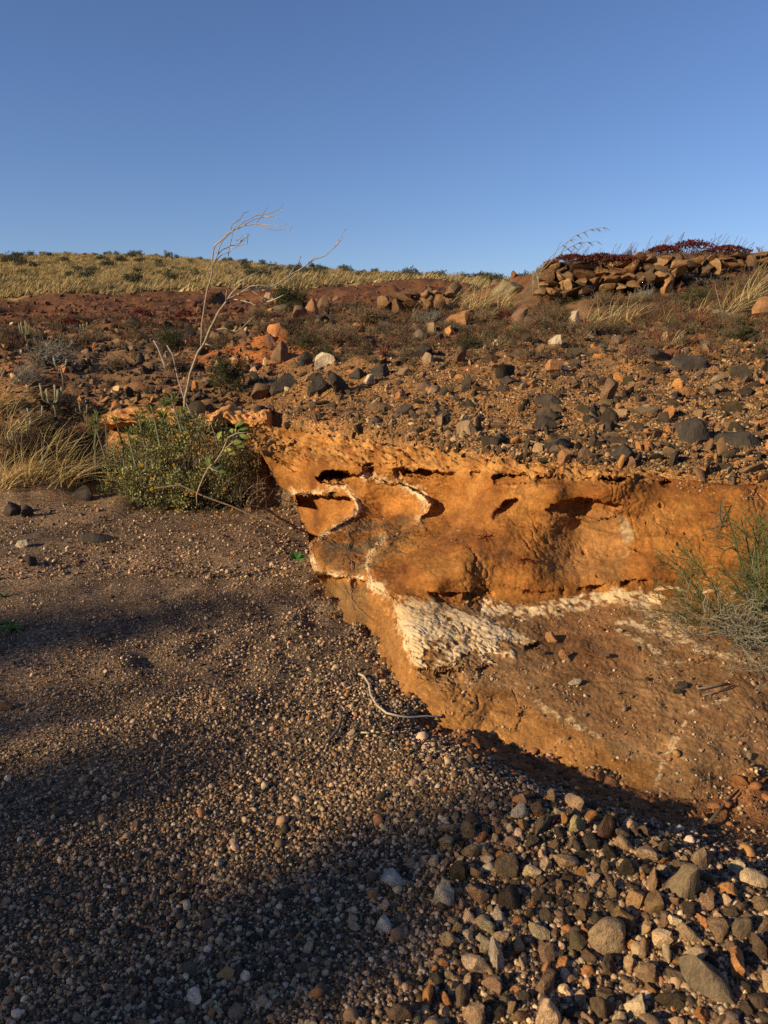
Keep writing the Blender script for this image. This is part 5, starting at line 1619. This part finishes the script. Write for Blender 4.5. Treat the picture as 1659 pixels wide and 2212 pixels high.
# candelabra succulents
def candelabra(x, y, hpx, label, arms, trunk=0.45, colr=(0.44, 0.43, 0.26)):
    p = hit(x, y); s = depth_of(p) / FPX; H = hpx * s
    root = empty('candelabra_succulent', p)
    tag(root, label, 'succulent', 'pale candelabra succulents')
    mb = MB(); r = H * 0.035
    top = np.array([random.gauss(0, 0.02), 0, H * trunk])
    mb.tube([(0, 0, -0.03), top * 0.5 + np.array([0.01, 0, 0]), top], r * 1.1, r, (0.20, 0.17, 0.11), 7)
    obj('stem', mb.mesh('stem', M_LEAF, True), root)
    for k in range(arms):
        a = 2 * math.pi * k / arms + random.uniform(-0.4, 0.4)
        f = random.uniform(0.12, 0.30)
        q = top + np.array([math.cos(a) * f * H, math.sin(a) * f * H * 0.6, H * random.uniform(0.08, 0.15)])
        e = q + np.array([math.cos(a) * 0.05 * H, 0, H * (1 - trunk) * random.uniform(0.5, 0.95)])
        mb = MB()
        pts = [top, top * 0.5 + q * 0.5 - np.array([0, 0, 0.02 * H]), q, q * 0.5 + e * 0.5, e]
        mb.tube(pts, r * 0.8, r * 0.95, (0.22, 0.20, 0.12), 7, colr)
        mb.tube([e, e + np.array([0, 0, r * 0.8])], r * 0.95, r * 0.3, colr, 7)
        obj('arm', mb.mesh('arm', M_LEAF, True), root)
random.seed(9)
candelabra(122, 905, 72, 'tallest pale candelabra succulent with seven arms on the left slope', 7)
candelabra(60, 960, 56, 'forked pale succulent left of the tallest one', 4)
candelabra(42, 985, 50, 'small pale succulent at the left edge in dry grass', 4)
candelabra(185, 915, 46, 'pale succulent right of the tallest one', 4)
candelabra(80, 925, 50, 'thin two-armed succulent between the tall one and the edge', 2)
candelabra(58, 748, 50, 'pale candelabra succulent high on the far left slope', 5, colr=(0.36, 0.33, 0.16))
candelabra(138, 838, 60, 'single tall bare succulent stalk on the left slope', 2, 0.7)
candelabra(180, 728, 30, 'small pale succulent on the far left slope by the stone pile', 3)

# the bare sapling
def cr3(cx, cy): return ((500 + cx / 2.5523) * 0.6636, (650 + cy / 2.5523) * 0.6636)
def sapling():
    base_Y = 7.0
    p0 = at(*cr3(250, 1900), base_Y)
    p0[2] = zterr(p0[0], p0[1])
    root = empty('sapling', p0)
    tag(root, 'bare pale sapling leaning to the right above the shrub', 'sapling')
    rnd = random.Random(4)
    def run(name, pts, r0, r1, y0=0.0, y1=0.0, down=False, c=(0.37, 0.275, 0.175), c2=None):
        q = []
        n = len(pts)
        f = []
        for i in range(n - 1):
            for u in (0, 0.5): f.append((pts[i][0] * (1 - u) + pts[i + 1][0] * u, pts[i][1] * (1 - u) + pts[i + 1][1] * u))
        f.append(pts[-1])
        for i, (a, b) in enumerate(f):
            u = i / (len(f) - 1)
            q.append(at(*cr3(a + rnd.uniform(-3, 3), b + rnd.uniform(-3, 3)), base_Y + y0 + (y1 - y0) * u) - p0)
        if down: q = [np.array([0, 0, -0.05])] + q
        mb = MB(); mb.tube(q, r0, r1, c, 6, c2)
        obj(name, mb.mesh(name, M_BARK, True), root)
    G = (0.40, 0.35, 0.29)
    run('trunk', [(250, 1880), (262, 1650), (300, 1450), (370, 1270), (420, 1190), (470, 1070), (540, 930), (610, 840), (690, 790)], 0.0135, 0.0085, 0, 0.1, True)
    run('branch', [(690, 790), (780, 750), (870, 740), (960, 735), (1050, 690), (1130, 630), (1200, 590), (1290, 530), (1340, 495), (1430, 465), (1510, 390), (1545, 310), (1600, 240)], 0.0075, 0.0025, 0.1, 0.5, c2=G)
    run('stem', [(395, 1210), (400, 1050), (425, 870), (450, 740), (480, 640), (490, 540), (495, 440), (510, 380), (560, 340), (620, 280), (680, 245)], 0.0085, 0.005, 0, -0.25)
    S = [[(680, 245), (750, 215), (830, 205), (880, 205), (930, 240), (1010, 250), (1090, 245), (1130, 265), (1145, 215)], [(490, 540), (530, 460), (550, 380), (600, 310), (680, 240), (760, 180), (850, 130), (930, 125), (1000, 100), (1045, 80), (1075, 35)],
         [(850, 190), (900, 130), (945, 65)], [(640, 250), (650, 205), (720, 160), (750, 110), (790, 95)], [(530, 460), (580, 410), (640, 385), (700, 375), (760, 330), (785, 290)],
         [(640, 390), (660, 400), (720, 375), (775, 365), (785, 300), (780, 280)], [(690, 340), (715, 320), (740, 300)], [(500, 520), (560, 460), (640, 430)], [(610, 500), (630, 400), (650, 310), (660, 260)],
         [(600, 530), (640, 600), (680, 690), (690, 780)], [(880, 205), (960, 210), (1040, 220), (1110, 200)], [(930, 140), (1000, 135), (1040, 160)], [(700, 240), (780, 190), (860, 160), (920, 145)], [(600, 530), (590, 560), (590, 590)],
         [(540, 440), (520, 440), (500, 440)], [(1045, 80), (1070, 97)], [(720, 350), (760, 310), (800, 295)]]
    for k, b in enumerate(S):
        run('branch', b, 0.005, 0.0018, -0.25, -0.25 + (k % 5 - 2) * 0.12, c=(0.33, 0.27, 0.2), c2=(0.27, 0.23, 0.2))
    S2 = [[(600, 840), (610, 740), (640, 680)], [(610, 830), (660, 760), (720, 705), (770, 695)], [(690, 700), (760, 650), (880, 590)], [(700, 790), (800, 720), (880, 712), (950, 720), (980, 760), (960, 830), (945, 850), (880, 800), (820, 760)],
          [(870, 745), (890, 770), (910, 805)], [(945, 850), (1000, 830), (1080, 790)], [(660, 825), (740, 840), (810, 855), (855, 880)], [(470, 1080), (590, 1070), (680, 1100), (740, 1060), (840, 960)],
          [(430, 1195), (500, 1220), (550, 1260), (600, 1280), (640, 1335), (670, 1340)], [(1200, 590), (1270, 575)], [(1290, 530), (1350, 455)], [(1200, 540), (1230, 460)], [(980, 690), (995, 640)], [(905, 755), (960, 735), (985, 745)], [(1130, 630), (1170, 560), (1230, 520)], [(1510, 390), (1575, 310)]]
    for k, b in enumerate(S2):
        run('branch', b, 0.006, 0.0022, 0.08, 0.1 + (k % 5 - 2) * 0.1, c=(0.46, 0.37, 0.26))
sapling()
def dead_twigs():
    p = hit(*cr3(330, 1760)); root = None
    for k, (pts, lab) in enumerate([([(0, 1170), (40, 1240), (90, 1380), (95, 1400)], 'short pale dead twig on the slope left of the sapling'),
                                    ([(110, 1210), (160, 1290), (200, 1480), (250, 1640), (330, 1830), (420, 1890)], 'thin grey dead stem leaning beside the sapling\'s trunk'),
                                    ([(20, 1180), (50, 1270), (60, 1300), (110, 1390)], 'second pale dead twig crossing the short one')]):
        Q = [at(*cr3(*q), 7.5 - 0.05 * i) for i, q in enumerate(pts)]
        b = Q[-1]; mb = MB(); mb.tube([q - b for q in Q], 0.007, 0.007, (0.30, 0.25, 0.2), 5)
        if k != 1:
            g = zterr(b[0], b[1])
        tag(obj('dead_twig', mb.mesh('dead_twig', M_BARK, True), loc=b), lab, 'twig')
dead_twigs()

# the green shrub with yellow flowers
def flowering_shrub():
    random.seed(21)
    c = hit(400, 1105)
    root = empty('flowering_shrub', c)
    tag(root, 'green shrub with small yellow flowers at the end of the gravel', 'shrub')
    s = depth_of(c) / FPX
    SIL = [(215, 1080), (232, 1000), (262, 940), (320, 905), (380, 895), (450, 915), (500, 935), (545, 965), (560, 1010), (585, 1050), (575, 1100), (545, 1128), (480, 1122), (420, 1095), (350, 1088), (290, 1092), (250, 1098)]
    stems, fol = MB(), MB()
    cols = [(0.085, 0.086, 0.028), (0.135, 0.128, 0.042), (0.20, 0.185, 0.072), (0.05, 0.052, 0.02), (0.28, 0.255, 0.125)]
    n = 0
    cl = []
    while len(cl) < 420:
        x, y = random.uniform(210, 590), random.uniform(893, 1130)
        if not inside(np.array(x), np.array(y), SIL): continue
        if perlin(x / 28, y / 28, 4.0) < -0.30 and random.random() < 0.8: continue
        # the front swells towards the viewer low down and in the middle
        u = (x - 400) / 190; v = (1130 - y) / 240
        front = max(0.0, 1 - u * u - (v - 0.25) ** 2 * 1.3)
        Yd = c[1] + 0.50 - 0.62 * math.sqrt(front) + random.random() ** 2 * 0.55
        cl.append((at(x, y, Yd) - c, x))
    for q, x in cl:
        b = np.array([q[0] * 0.45 + random.gauss(0, 0.08), 0.1 + q[1] * 0.4, -0.02])
        stems.tube([b, b * 0.45 + q * 0.55 + rvec() * 0.03, q], 0.005, 0.0018, (0.10, 0.075, 0.05), 3)
        for j in range(48):
            o = rvec() * random.random() ** 0.5 * 0.075
            tone = random.choice(cols)
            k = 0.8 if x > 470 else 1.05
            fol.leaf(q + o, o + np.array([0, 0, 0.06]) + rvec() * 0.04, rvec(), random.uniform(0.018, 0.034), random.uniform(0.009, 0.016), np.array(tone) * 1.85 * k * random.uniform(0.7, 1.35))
    # dry grey twigs at the right foot, against the ledge
    for i in range(130):
        q = at(random.uniform(480, 585), random.uniform(1040, 1120), c[1] + random.uniform(-0.25, 0.25)) - c
        stems.tube(curve_pts(q, rvec(), random.uniform(0.08, 0.22), 5, rvec() * 0.8, 0.3), 0.0028, 0.0012, (0.14, 0.105, 0.075), 3)
    for q in range(4):
        a = at(575, 1045 + 9 * q, c[1] - 0.1) - c
        stems.tube(curve_pts(a, (-0.9, -0.2, 0.5 - 0.3 * q), 0.3, 7, (0, 0, -2.0), 0.15), 0.005, 0.003, (0.19, 0.13, 0.085), 4)
    obj('stems', stems.mesh('stems', M_BARK), root)
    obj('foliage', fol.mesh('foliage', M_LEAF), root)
    fl = MB()
    k = 12
    v = [(0, 0, 0.25)] + [((1.0 if i % 2 else 0.62) * math.cos(2 * math.pi * i / (2 * k)), (1.0 if i % 2 else 0.62) * math.sin(2 * math.pi * i / (2 * k)), 0.12 if i % 2 else 0) for i in range(2 * k)]
    fl.add([np.array(q) for q in v], [(0, 1 + i, 1 + (i + 1) % (2 * k)) for i in range(2 * k)], [(0.45, 0.20, 0.01)] + [(0.80, 0.42, 0.015)] * (2 * k))
    fme = fl.mesh('flower', M_LEAF)
    def c6(cx, cy): return ((300 + cx / 2.765) * 0.6636, (1300 + cy / 2.765) * 0.6636)
    for cx, cy in [(450, 595), (258, 712), (535, 808), (130, 752), (735, 588), (775, 323), (860, 338), (890, 212), (555, 160), (845, 852), (902, 845), (755, 1000), (1190, 806), (1403, 922), (1255, 1008), (965, 490), (850, 300), (605, 290), (535, 710), (150, 676)]:
        x, y = c6(cx, cy)
        u = (x - 400) / 190; vv = (1130 - y) / 240
        f = max(0.0, 1 - u * u - (vv - 0.25) ** 2 * 1.3)
        q = at(x, y, c[1] + 0.46 - 0.68 * math.sqrt(f)) - c
        obj('flower', fme, root, loc=q, rot=(random.uniform(0.5, 1.5), random.uniform(-0.4, 0.4), 0), scl=(random.uniform(0.013, 0.020),) * 3)
    # second plant: narrow bright leaves in rosettes on grey stems
    r2 = empty('rosette_plant', c + np.array([-0.1, 0.35, 0]))
    tag(r2, 'plant with bright narrow-leaved rosettes rising above the flowering shrub', 'plant')
    o2 = np.array(r2.location)
    for x, y, sz in [(418 - 60, 880, 34), (372, 868, 28), (352, 905, 34), (330, 890, 26), (300, 905, 30), (305, 925, 28), (275, 935, 26), (250, 910, 22), (210, 900, 20), (205, 920, 24), (228, 912, 18), (390, 892, 24), (408, 905, 22), (320, 945, 24), (290, 960, 24), (266, 962, 20), (340, 925, 24), (205, 938, 18)]:
        q = at(x, y, c[1] + random.uniform(-0.05, 0.3)) - o2
        sc = sz * s
        st, lv = MB(), MB()
        b = q + np.array([random.gauss(0, 0.04), random.gauss(0.05, 0.04), -0.30])
        st.tube([b, b * 0.4 + q * 0.6, q], 0.009, 0.007, (0.20, 0.19, 0.12), 5)
        for i in range(22):
            a = random.uniform(0, 6.28); e = random.uniform(-0.5, 1.2)
            d = np.array([math.cos(a) * math.cos(e), math.sin(a) * math.cos(e), math.sin(e)])
            cc = random.choice([(0.20, 0.25, 0.05), (0.13, 0.18, 0.04), (0.27, 0.29, 0.08), (0.10, 0.14, 0.035)]) if random.random() < 0.94 else (0.6, 0.45, 0.06)
            lv.leaf(q + d * 0.006, d + np.array([0, 0, 0.25]), np.array([0, 0, 1.0]) + 0.3 * rvec(), sc * random.uniform(0.6, 1.0), sc * 0.16, np.array(cc))
        ro = obj('stem', st.mesh('stem', M_BARK), r2)
        obj('rosette', lv.mesh('rosette', M_LEAF), ro)
    # leafy branch with broad leaves in front of the shrub
    Yb = c[1] - 0.55
    b0 = at(*c6(940, 860), Yb)
    rb = empty('leafy_branch', b0)
    tag(rb, 'thin pale branch with broad yellow-green leaves before the shrub and ledge', 'branch')
    def st(pts, r0, r1, name='stem', cc=(0.40, 0.31, 0.20)):
        mb = MB(); mb.tube([at(*c6(*q), Yb - 0.03 * i) - b0 for i, q in enumerate(pts)], r0, r1, cc, 6)
        obj(name, mb.mesh(name, M_BARK, True), rb)
    st([(945, 960), (940, 860), (960, 800), (1010, 680), (1050, 610), (1110, 560), (1170, 470), (1200, 400), (1220, 345), (1300, 305), (1400, 295)], 0.0065, 0.0035)
    st([(1170, 470), (1120, 400), (1105, 320), (1060, 200)], 0.004, 0.002, 'twig'); st([(1200, 440), (1260, 390), (1290, 370)], 0.004, 0.003, 'twig'); st([(1050, 610), (1100, 640), (1140, 650)], 0.004, 0.003, 'twig')
    for (x0, y0), (x1, y1), wd, cc in [((1130, 360), (1165, 288), 0.5, (0.34, 0.36, 0.07)), ((1290, 255), (1328, 190), 0.35, (0.16, 0.23, 0.05)), ((1320, 255), (1372, 198), 0.5, (0.13, 0.20, 0.045)), ((1320, 275), (1412, 258), 0.4, (0.12, 0.18, 0.04)),
            ((1265, 305), (1248, 262), 0.6, (0.24, 0.30, 0.07)), ((1325, 318), (1412, 352), 0.45, (0.14, 0.20, 0.045)), ((1275, 372), (1372, 432), 0.55, (0.17, 0.20, 0.045)), ((1212, 440), (1296, 502), 0.5, (0.42, 0.40, 0.09)),
            ((1195, 445), (1205, 482), 0.5, (0.40, 0.38, 0.09)), ((1045, 608), (1046, 528), 0.62, (0.20, 0.27, 0.06)), ((1095, 640), (1167, 575), 0.6, (0.05, 0.09, 0.03)), ((1140, 652), (1202, 655), 0.5, (0.07, 0.12, 0.035)), ((1005, 668), (984, 636), 0.7, (0.10, 0.15, 0.04)), ((1290, 295), (1290, 260), 0.4, (0.3, 0.32, 0.07))]:
        a, e = at(*c6(x0, y0), Yb - 0.15) - b0, at(*c6(x1, y1), Yb - 0.15 + random.uniform(-0.03, 0.03)) - b0
        ln = np.linalg.norm(e - a); d = (e - a) / ln
        nrm_ = np.array([random.gauss(-0.3, 0.2), -1, 0.4]); sd = np.cross(d, nrm_); sd /= np.linalg.norm(sd); nn = np.cross(sd, d)
        v, f = [], []
        for i in range(7):
            u = i / 6; w = wd * ln * 0.5 * math.sin(math.pi * min(1, u * 0.96 + 0.03)) ** 0.8
            cp = a + d * ln * u + nn * 0.10 * ln * math.sin(math.pi * u)
            v += [cp - sd * w + nn * w * 0.35, cp, cp + sd * w + nn * w * 0.35]
            if i: f += [(3 * i - 3, 3 * i - 2, 3 * i + 1, 3 * i), (3 * i - 2, 3 * i - 1, 3 * i + 2, 3 * i + 1)]
        obj('leaf', mesh_np('leaf', np.array(v), f, M_LEAF, True, {'Col': np.tile(np.array(cc), (len(v), 1))}), rb)
    # long dry stick lying out of the shrub to the ledge
    path = [(560, 800), (790, 770), (1000, 870), (1250, 960), (1450, 1050), (1660, 1125), (1790, 1200)]
    Q = [at(*c6(*q), Y_) for q, Y_ in zip(path, (6.5, 6.3, 6.1, 5.95, 5.8, 5.65, 5.5))]
    b = Q[-1]; mb = MB(); mb.tube([q - b for q in Q], 0.008, 0.006, (0.13, 0.09, 0.058), 6)
    tag(obj('stick', mb.mesh('stick', M_BARK, True), loc=b), 'long thin brown stick reaching from the flowering shrub down to the ledge', 'stick')
flowering_shrub()

# twiggy green shrub at the right
def spiny_shrub():
    random.seed(31)
    b = on_ledge(1655, 1400)
    root = empty('spiny_shrub', b)
    tag(root, 'tangled leafless green shrub with zigzag twigs at the right edge', 'shrub')
    gm, dm = MB(), MB()
    G1, G2 = (0.115, 0.125, 0.045), (0.17, 0.18, 0.065)
    D1, D2 = (0.15, 0.125, 0.09), (0.24, 0.205, 0.145)
    def zig(mb, p, d, ln, r, lev, c1, c2):
        k = random.randint(3, 5)
        pts = [np.array(p)]
        dd = np.array(d)
        side = np.cross(dd, rvec()); side /= np.linalg.norm(side)
        nodes = []
        for i in range(k):
            sgn = 1 if i % 2 else -1
            e = dd + side * 0.45 * sgn + rvec() * 0.22
            e /= np.linalg.norm(e)
            pts.append(pts[-1] + e * ln / k)
            nodes.append((pts[-1], dd + side * sgn * 0.9))
        mb.tube(pts, r, r * 0.65, c1, 3, c2)
        if lev > 0:
            for q, e in nodes:
                if random.random() < 0.85:
                    e = e + rvec() * 0.35; e /= np.linalg.norm(e)
                    zig(mb, q, e, ln * random.uniform(0.45, 0.7), r * 0.68, lev - 1, c1, c2)
    # green upright branches
    for x, y, Yd in [(1565, 1095, 3.28), (1600, 1120, 3.2), (1640, 1105, 3.3), (1690, 1110, 3.2), (1585, 1180, 3.1), (1630, 1170, 3.15), (1670, 1180, 3.0), (1655, 1230, 3.05), (1610, 1240, 3.0), (1720, 1200, 3.1), (1700, 1260, 3.0), (1590, 1280, 3.0),
                     (1415, 1185, 3.42), (1440, 1215, 3.36), (1460, 1180, 3.42), (1420, 1260, 3.3), (1405, 1315, 3.25), (1425, 1330, 3.2), (1500, 1285, 3.2), (1540, 1260, 3.2), (1475, 1300, 3.15), (1640, 1280, 2.95), (1560, 1230, 3.15), (1625, 1140, 3.25), (1660, 1140, 3.2), (1650, 1330, 2.9)]:
        e = at(x, y, Yd) - b
        low = x < 1560
        st = np.array([random.gauss(0, 0.06) - (0.12 if low else 0.0), random.gauss(0, 0.05), 0.02])
        mid = st * 0.5 + e * 0.5 + rvec() * 0.035 + np.array([0, 0, 0.03])
        pts = [st, st * 0.75 + mid * 0.25 + rvec() * 0.02, mid, mid * 0.5 + e * 0.5 + rvec() * 0.025, e]
        gm.tube(pts, 0.006, 0.0026, (0.15, 0.125, 0.08), 4, G1)
        for i in range(7):
            u = random.uniform(1.2, 4.0); k = int(min(u, 3)); f = u - k
            q = pts[k] * (1 - f) + pts[k + 1] * f if k < 4 else pts[4]
            d = (e - st) / np.linalg.norm(e - st) + rvec() * 0.9; d /= np.linalg.norm(d)
            zig(gm, q, d, random.uniform(0.07, 0.15), 0.0022, 2, G1, G2)
    # dry tangle at the base
    for i in range(70):
        x, y = random.uniform(1470, 1740), random.uniform(1290, 1395)
        if y < 1310 + (1560 - x) * 0.25: continue
        q = at(x, y, random.uniform(2.9, 3.3)) - b
        q[2] = max(q[2], 0.0)
        d = rvec(); d[2] = abs(d[2]) * 0.5
        zig(dm, q, d / np.linalg.norm(d), random.uniform(0.10, 0.22), 0.0026, 2, D1, D2)
    for i in range(26):
        x, y = random.uniform(1560, 1740), random.uniform(1350, 1460)
        q = at(x, y, random.uniform(2.8, 3.1)) - b
        d = rvec(); d[2] = abs(d[2]) * 0.3
        zig(dm, q, d / np.linalg.norm(d), random.uniform(0.08, 0.18), 0.0022, 2, (0.17, 0.16, 0.11), (0.25, 0.23, 0.17))
    obj('green_twigs', gm.mesh('green_twigs', M_LEAF), root)
    obj('dry_twigs', dm.mesh('dry_twigs', M_BARK), root)
    # hanging dead sprig on the wall
    w = on_ledge(1560, 1100)
    mb = MB()
    mb.tube([at(1540, 1085, w[1] - 0.03) - w, at(1558, 1082, w[1] - 0.05) - w, at(1555, 1110, w[1] - 0.06) - w, at(1562, 1150, w[1] - 0.07) - w], 0.004, 0.003, (0.09, 0.08, 0.06), 4)
    for i in range(60):
        q = at(random.gauss(1558, 9), random.uniform(1115, 1185), w[1] - random.uniform(0.03, 0.12)) - w
        mb.tube(curve_pts(q, rvec() + np.array([0, 0, -0.5]), random.uniform(0.03, 0.08), 4, rvec(), 0.4), 0.002, 0.001, random.choice([(0.10, 0.095, 0.06), (0.16, 0.15, 0.09)]), 3)
    tag(obj('dead_sprig', mb.mesh('dead_sprig', M_BARK), loc=w), 'tangled dead sprig hanging on the ochre wall beside the green shrub', 'sprig')
spiny_shrub()

# small green plants and sticks on the gravel
def weed(x, y, w, label, n=16, c=(0.13, 0.22, 0.05)):
    p = hit(x, y); s = depth_of(p) / FPX
    mb = MB()
    for i in range(n):
        a = random.uniform(0, 6.28); e = random.uniform(0.15, 1.1)
        d = np.array([math.cos(a) * math.cos(e), math.sin(a) * math.cos(e), math.sin(e)])
        pts = curve_pts((0, 0, 0), d, w * s * random.uniform(0.4, 0.65), 4, (0, 0, -0.7))
        t = np.cross(d, (0, 0, 1.0)); t /= np.linalg.norm(t) + 1e-6
        mb.blade([pts[0], pts[1], pts[2], pts[3], pts[4]], w * s * 0.06, t, np.array(c) * random.uniform(0.7, 1.3))
    return tag(obj('weed', mb.mesh('weed', M_LEAF), loc=p), label, 'plant')
random.seed(2)
weed(28, 1362, 70, 'bright green rosette weed at the shaded left edge', 26)
weed(2, 1350, 60, 'darker green weed at the very left edge behind the rosette', 20, (0.07, 0.12, 0.03))
weed(8, 1290, 50, 'faint small green weed in shade at the left edge', 14, (0.06, 0.09, 0.03))
def leaf_sprig():
    p = at(650, 1222, 4.75); g = zterr(p[0], p[1]); p[2] = g
    mb = MB()
    def P_(x, y, Y=4.75): return at(x, y, Y) - p
    mb.tube([P_(672, 1258), P_(655, 1240), P_(663, 1215), P_(690, 1202)], 0.004, 0.003, (0.30, 0.23, 0.16), 4)
    mb.tube([P_(655, 1240), P_(645, 1218), P_(640, 1205)], 0.003, 0.002, (0.16, 0.2, 0.06), 4)
    for x, y, x1, y1 in [(640, 1208, 626, 1196), (640, 1206, 648, 1192), (642, 1210, 658, 1204), (640, 1208, 632, 1190)]:
        mb.leaf(P_(x, y), P_(x1, y1) - P_(x, y), (0, -1, 0.8), 0.06, 0.045, (0.06, 0.17, 0.045))
    for i in range(8):
        mb.tube([P_(655, 1222), P_(672 + 3 * i, 1232 + i * 2, 4.7), P_(700 + random.uniform(-10, 10), 1236 + random.uniform(-8, 8), 4.6)], 0.0015, 0.001, (0.10, 0.14, 0.04), 3)
    tag(obj('leafy_sprig', mb.mesh('leafy_sprig', M_LEAF), loc=p), 'small sprig with bright green leaves on gravel at the ledge\'s left foot', 'sprig')
leaf_sprig()
def ground_stick(pts, r0, r1, col, label, lift=0.02, name='stick', forks=()):
    Q = []
    for i, q in enumerate(pts):
        h = hit(q[0], q[1])
        up = q[2] if len(q) > 2 else 0
        Q.append(np.array(h) + np.array([0, 0, lift + up]))
    b = Q[0].copy(); b[2] -= lift
    mb = MB(); mb.tube([q - b for q in Q], r0, r1, col, 6)
    for f in forks:
        mb.tube([np.array(hit(*q[:2])) + np.array([0, 0, lift]) - b for q in f], r1, r1 * 0.6, col, 5)
    tag(obj(name, mb.mesh(name, M_BARK, True), loc=b), label, 'stick')
ground_stick([(775, 1464), (787, 1470), (798, 1488), (801, 1510), (815, 1534), (835, 1550), (860, 1556), (885, 1564, 0.01), (920, 1566, 0.02), (950, 1572, 0.03), (974, 1580, 0.04)], 0.0055, 0.0035, (0.42, 0.35, 0.27), 'curved bleached white stick on the gravel beside the ledge')
ground_stick([(735, 1546), (737, 1562), (730, 1586), (716, 1604), (700, 1618)], 0.007, 0.006, (0.13, 0.11, 0.09), 'curved dark stick on the gravel left of the white one')
ground_stick([(760, 1606), (772, 1595), (782, 1591)], 0.005, 0.003, (0.16, 0.13, 0.10), 'short dark twig below the flat pale orange stone')
ground_stick([(780, 1592), (798, 1594)], 0.003, 0.003, (0.58, 0.46, 0.22), 'short piece of yellow straw on the gravel')
ground_stick([(1530, 1790), (1560, 1752), (1595, 1718)], 0.006, 0.004, (0.10, 0.075, 0.05), 'dark twig lying on bare earth at the lower right')
for pts, lab in [([(1505, 1498), (1545, 1488), (1572, 1484)], 'thin grey twig at the right of the shelf'), ([(1520, 1510), (1550, 1500), (1585, 1488)], 'second thin twig crossing the grey one on the shelf'),
                 ([(1330, 1500), (1345, 1496)], 'tiny twig on the middle of the shelf')]:
    Q = [on_ledge(*q) + np.array([0, -0.005, 0.01]) for q in pts]
    mb = MB(); mb.tube([q - Q[0] for q in Q], 0.004, 0.003, (0.17, 0.14, 0.11), 5)
    tag(obj('twig', mb.mesh('twig', M_BARK, True), loc=Q[0]), lab, 'twig')
# fine roots hanging over the lower face of the nose
mbs = []
for k, pts in enumerate([[(772, 1120), (755, 1150), (757, 1180), (742, 1215), (738, 1260), (745, 1310)], [(757, 1180), (765, 1220), (760, 1270), (768, 1330)], [(742, 1215), (720, 1250), (716, 1290)], [(738, 1260), (775, 1310), (800, 1335)]]):
    Q = [on_ledge(*q) + np.array([-0.01, -0.02, 0.004]) for q in pts]
    mb = MB(); mb.tube([q - Q[0] for q in Q], 0.003, 0.0015, (0.27, 0.18, 0.10), 4)
    tag(obj('root', mb.mesh('root', M_BARK, True), loc=Q[0]), ['longest thin root hanging down the face of the ledge\'s nose', 'thin root branching right of the longest one', 'thin root branching left of the longest one', 'thin root slanting right at the foot of the nose'][k], 'root')

# unseen thicket on the far bank, beside and behind the viewer, added for shade
random.seed(13)
def top_h(t): return float(np.interp(t, [1.0, 1.7, 2.0, 3.0, 4.0, 4.6, 5.2], [5.0, 5.4, 5.65, 5.30, 5.25, 5.85, 5.8]))
k = 0
for row in range(3):
    t = 1.5 + row * 0.05
    while t < 5.0:
        i = int(t); f = t - i
        X, Y = [CREST[i][j] * (1 - f) + CREST[i + 1][j] * f for j in (0, 1)]
        X += random.gauss(0, 0.25) - 0.4 * row; Y += random.gauss(0, 0.25) - 0.25 * row
        z = float(zterr(X, Y))
        h = max(0.5, top_h(t) - z + random.uniform(-0.35, 0.15))
        w = h * random.uniform(0.75, 1.0)
        shrub('dry_bush', random.choice([['olive', 'olive', 'dead'], ['dead', 'grey'], ['olive', 'dead']][row]), 0, 0, w * FPX / 8, h * FPX / 8, 'tall dry bush in the unseen thicket added to shade the gully', 'unseen thicket added for shade', p=np.array([X, Y, z]))
        L = math.dist(CREST[i], CREST[i + 1])
        t += (w * 0.62 + random.uniform(0, 0.25)) / L
        k += 1
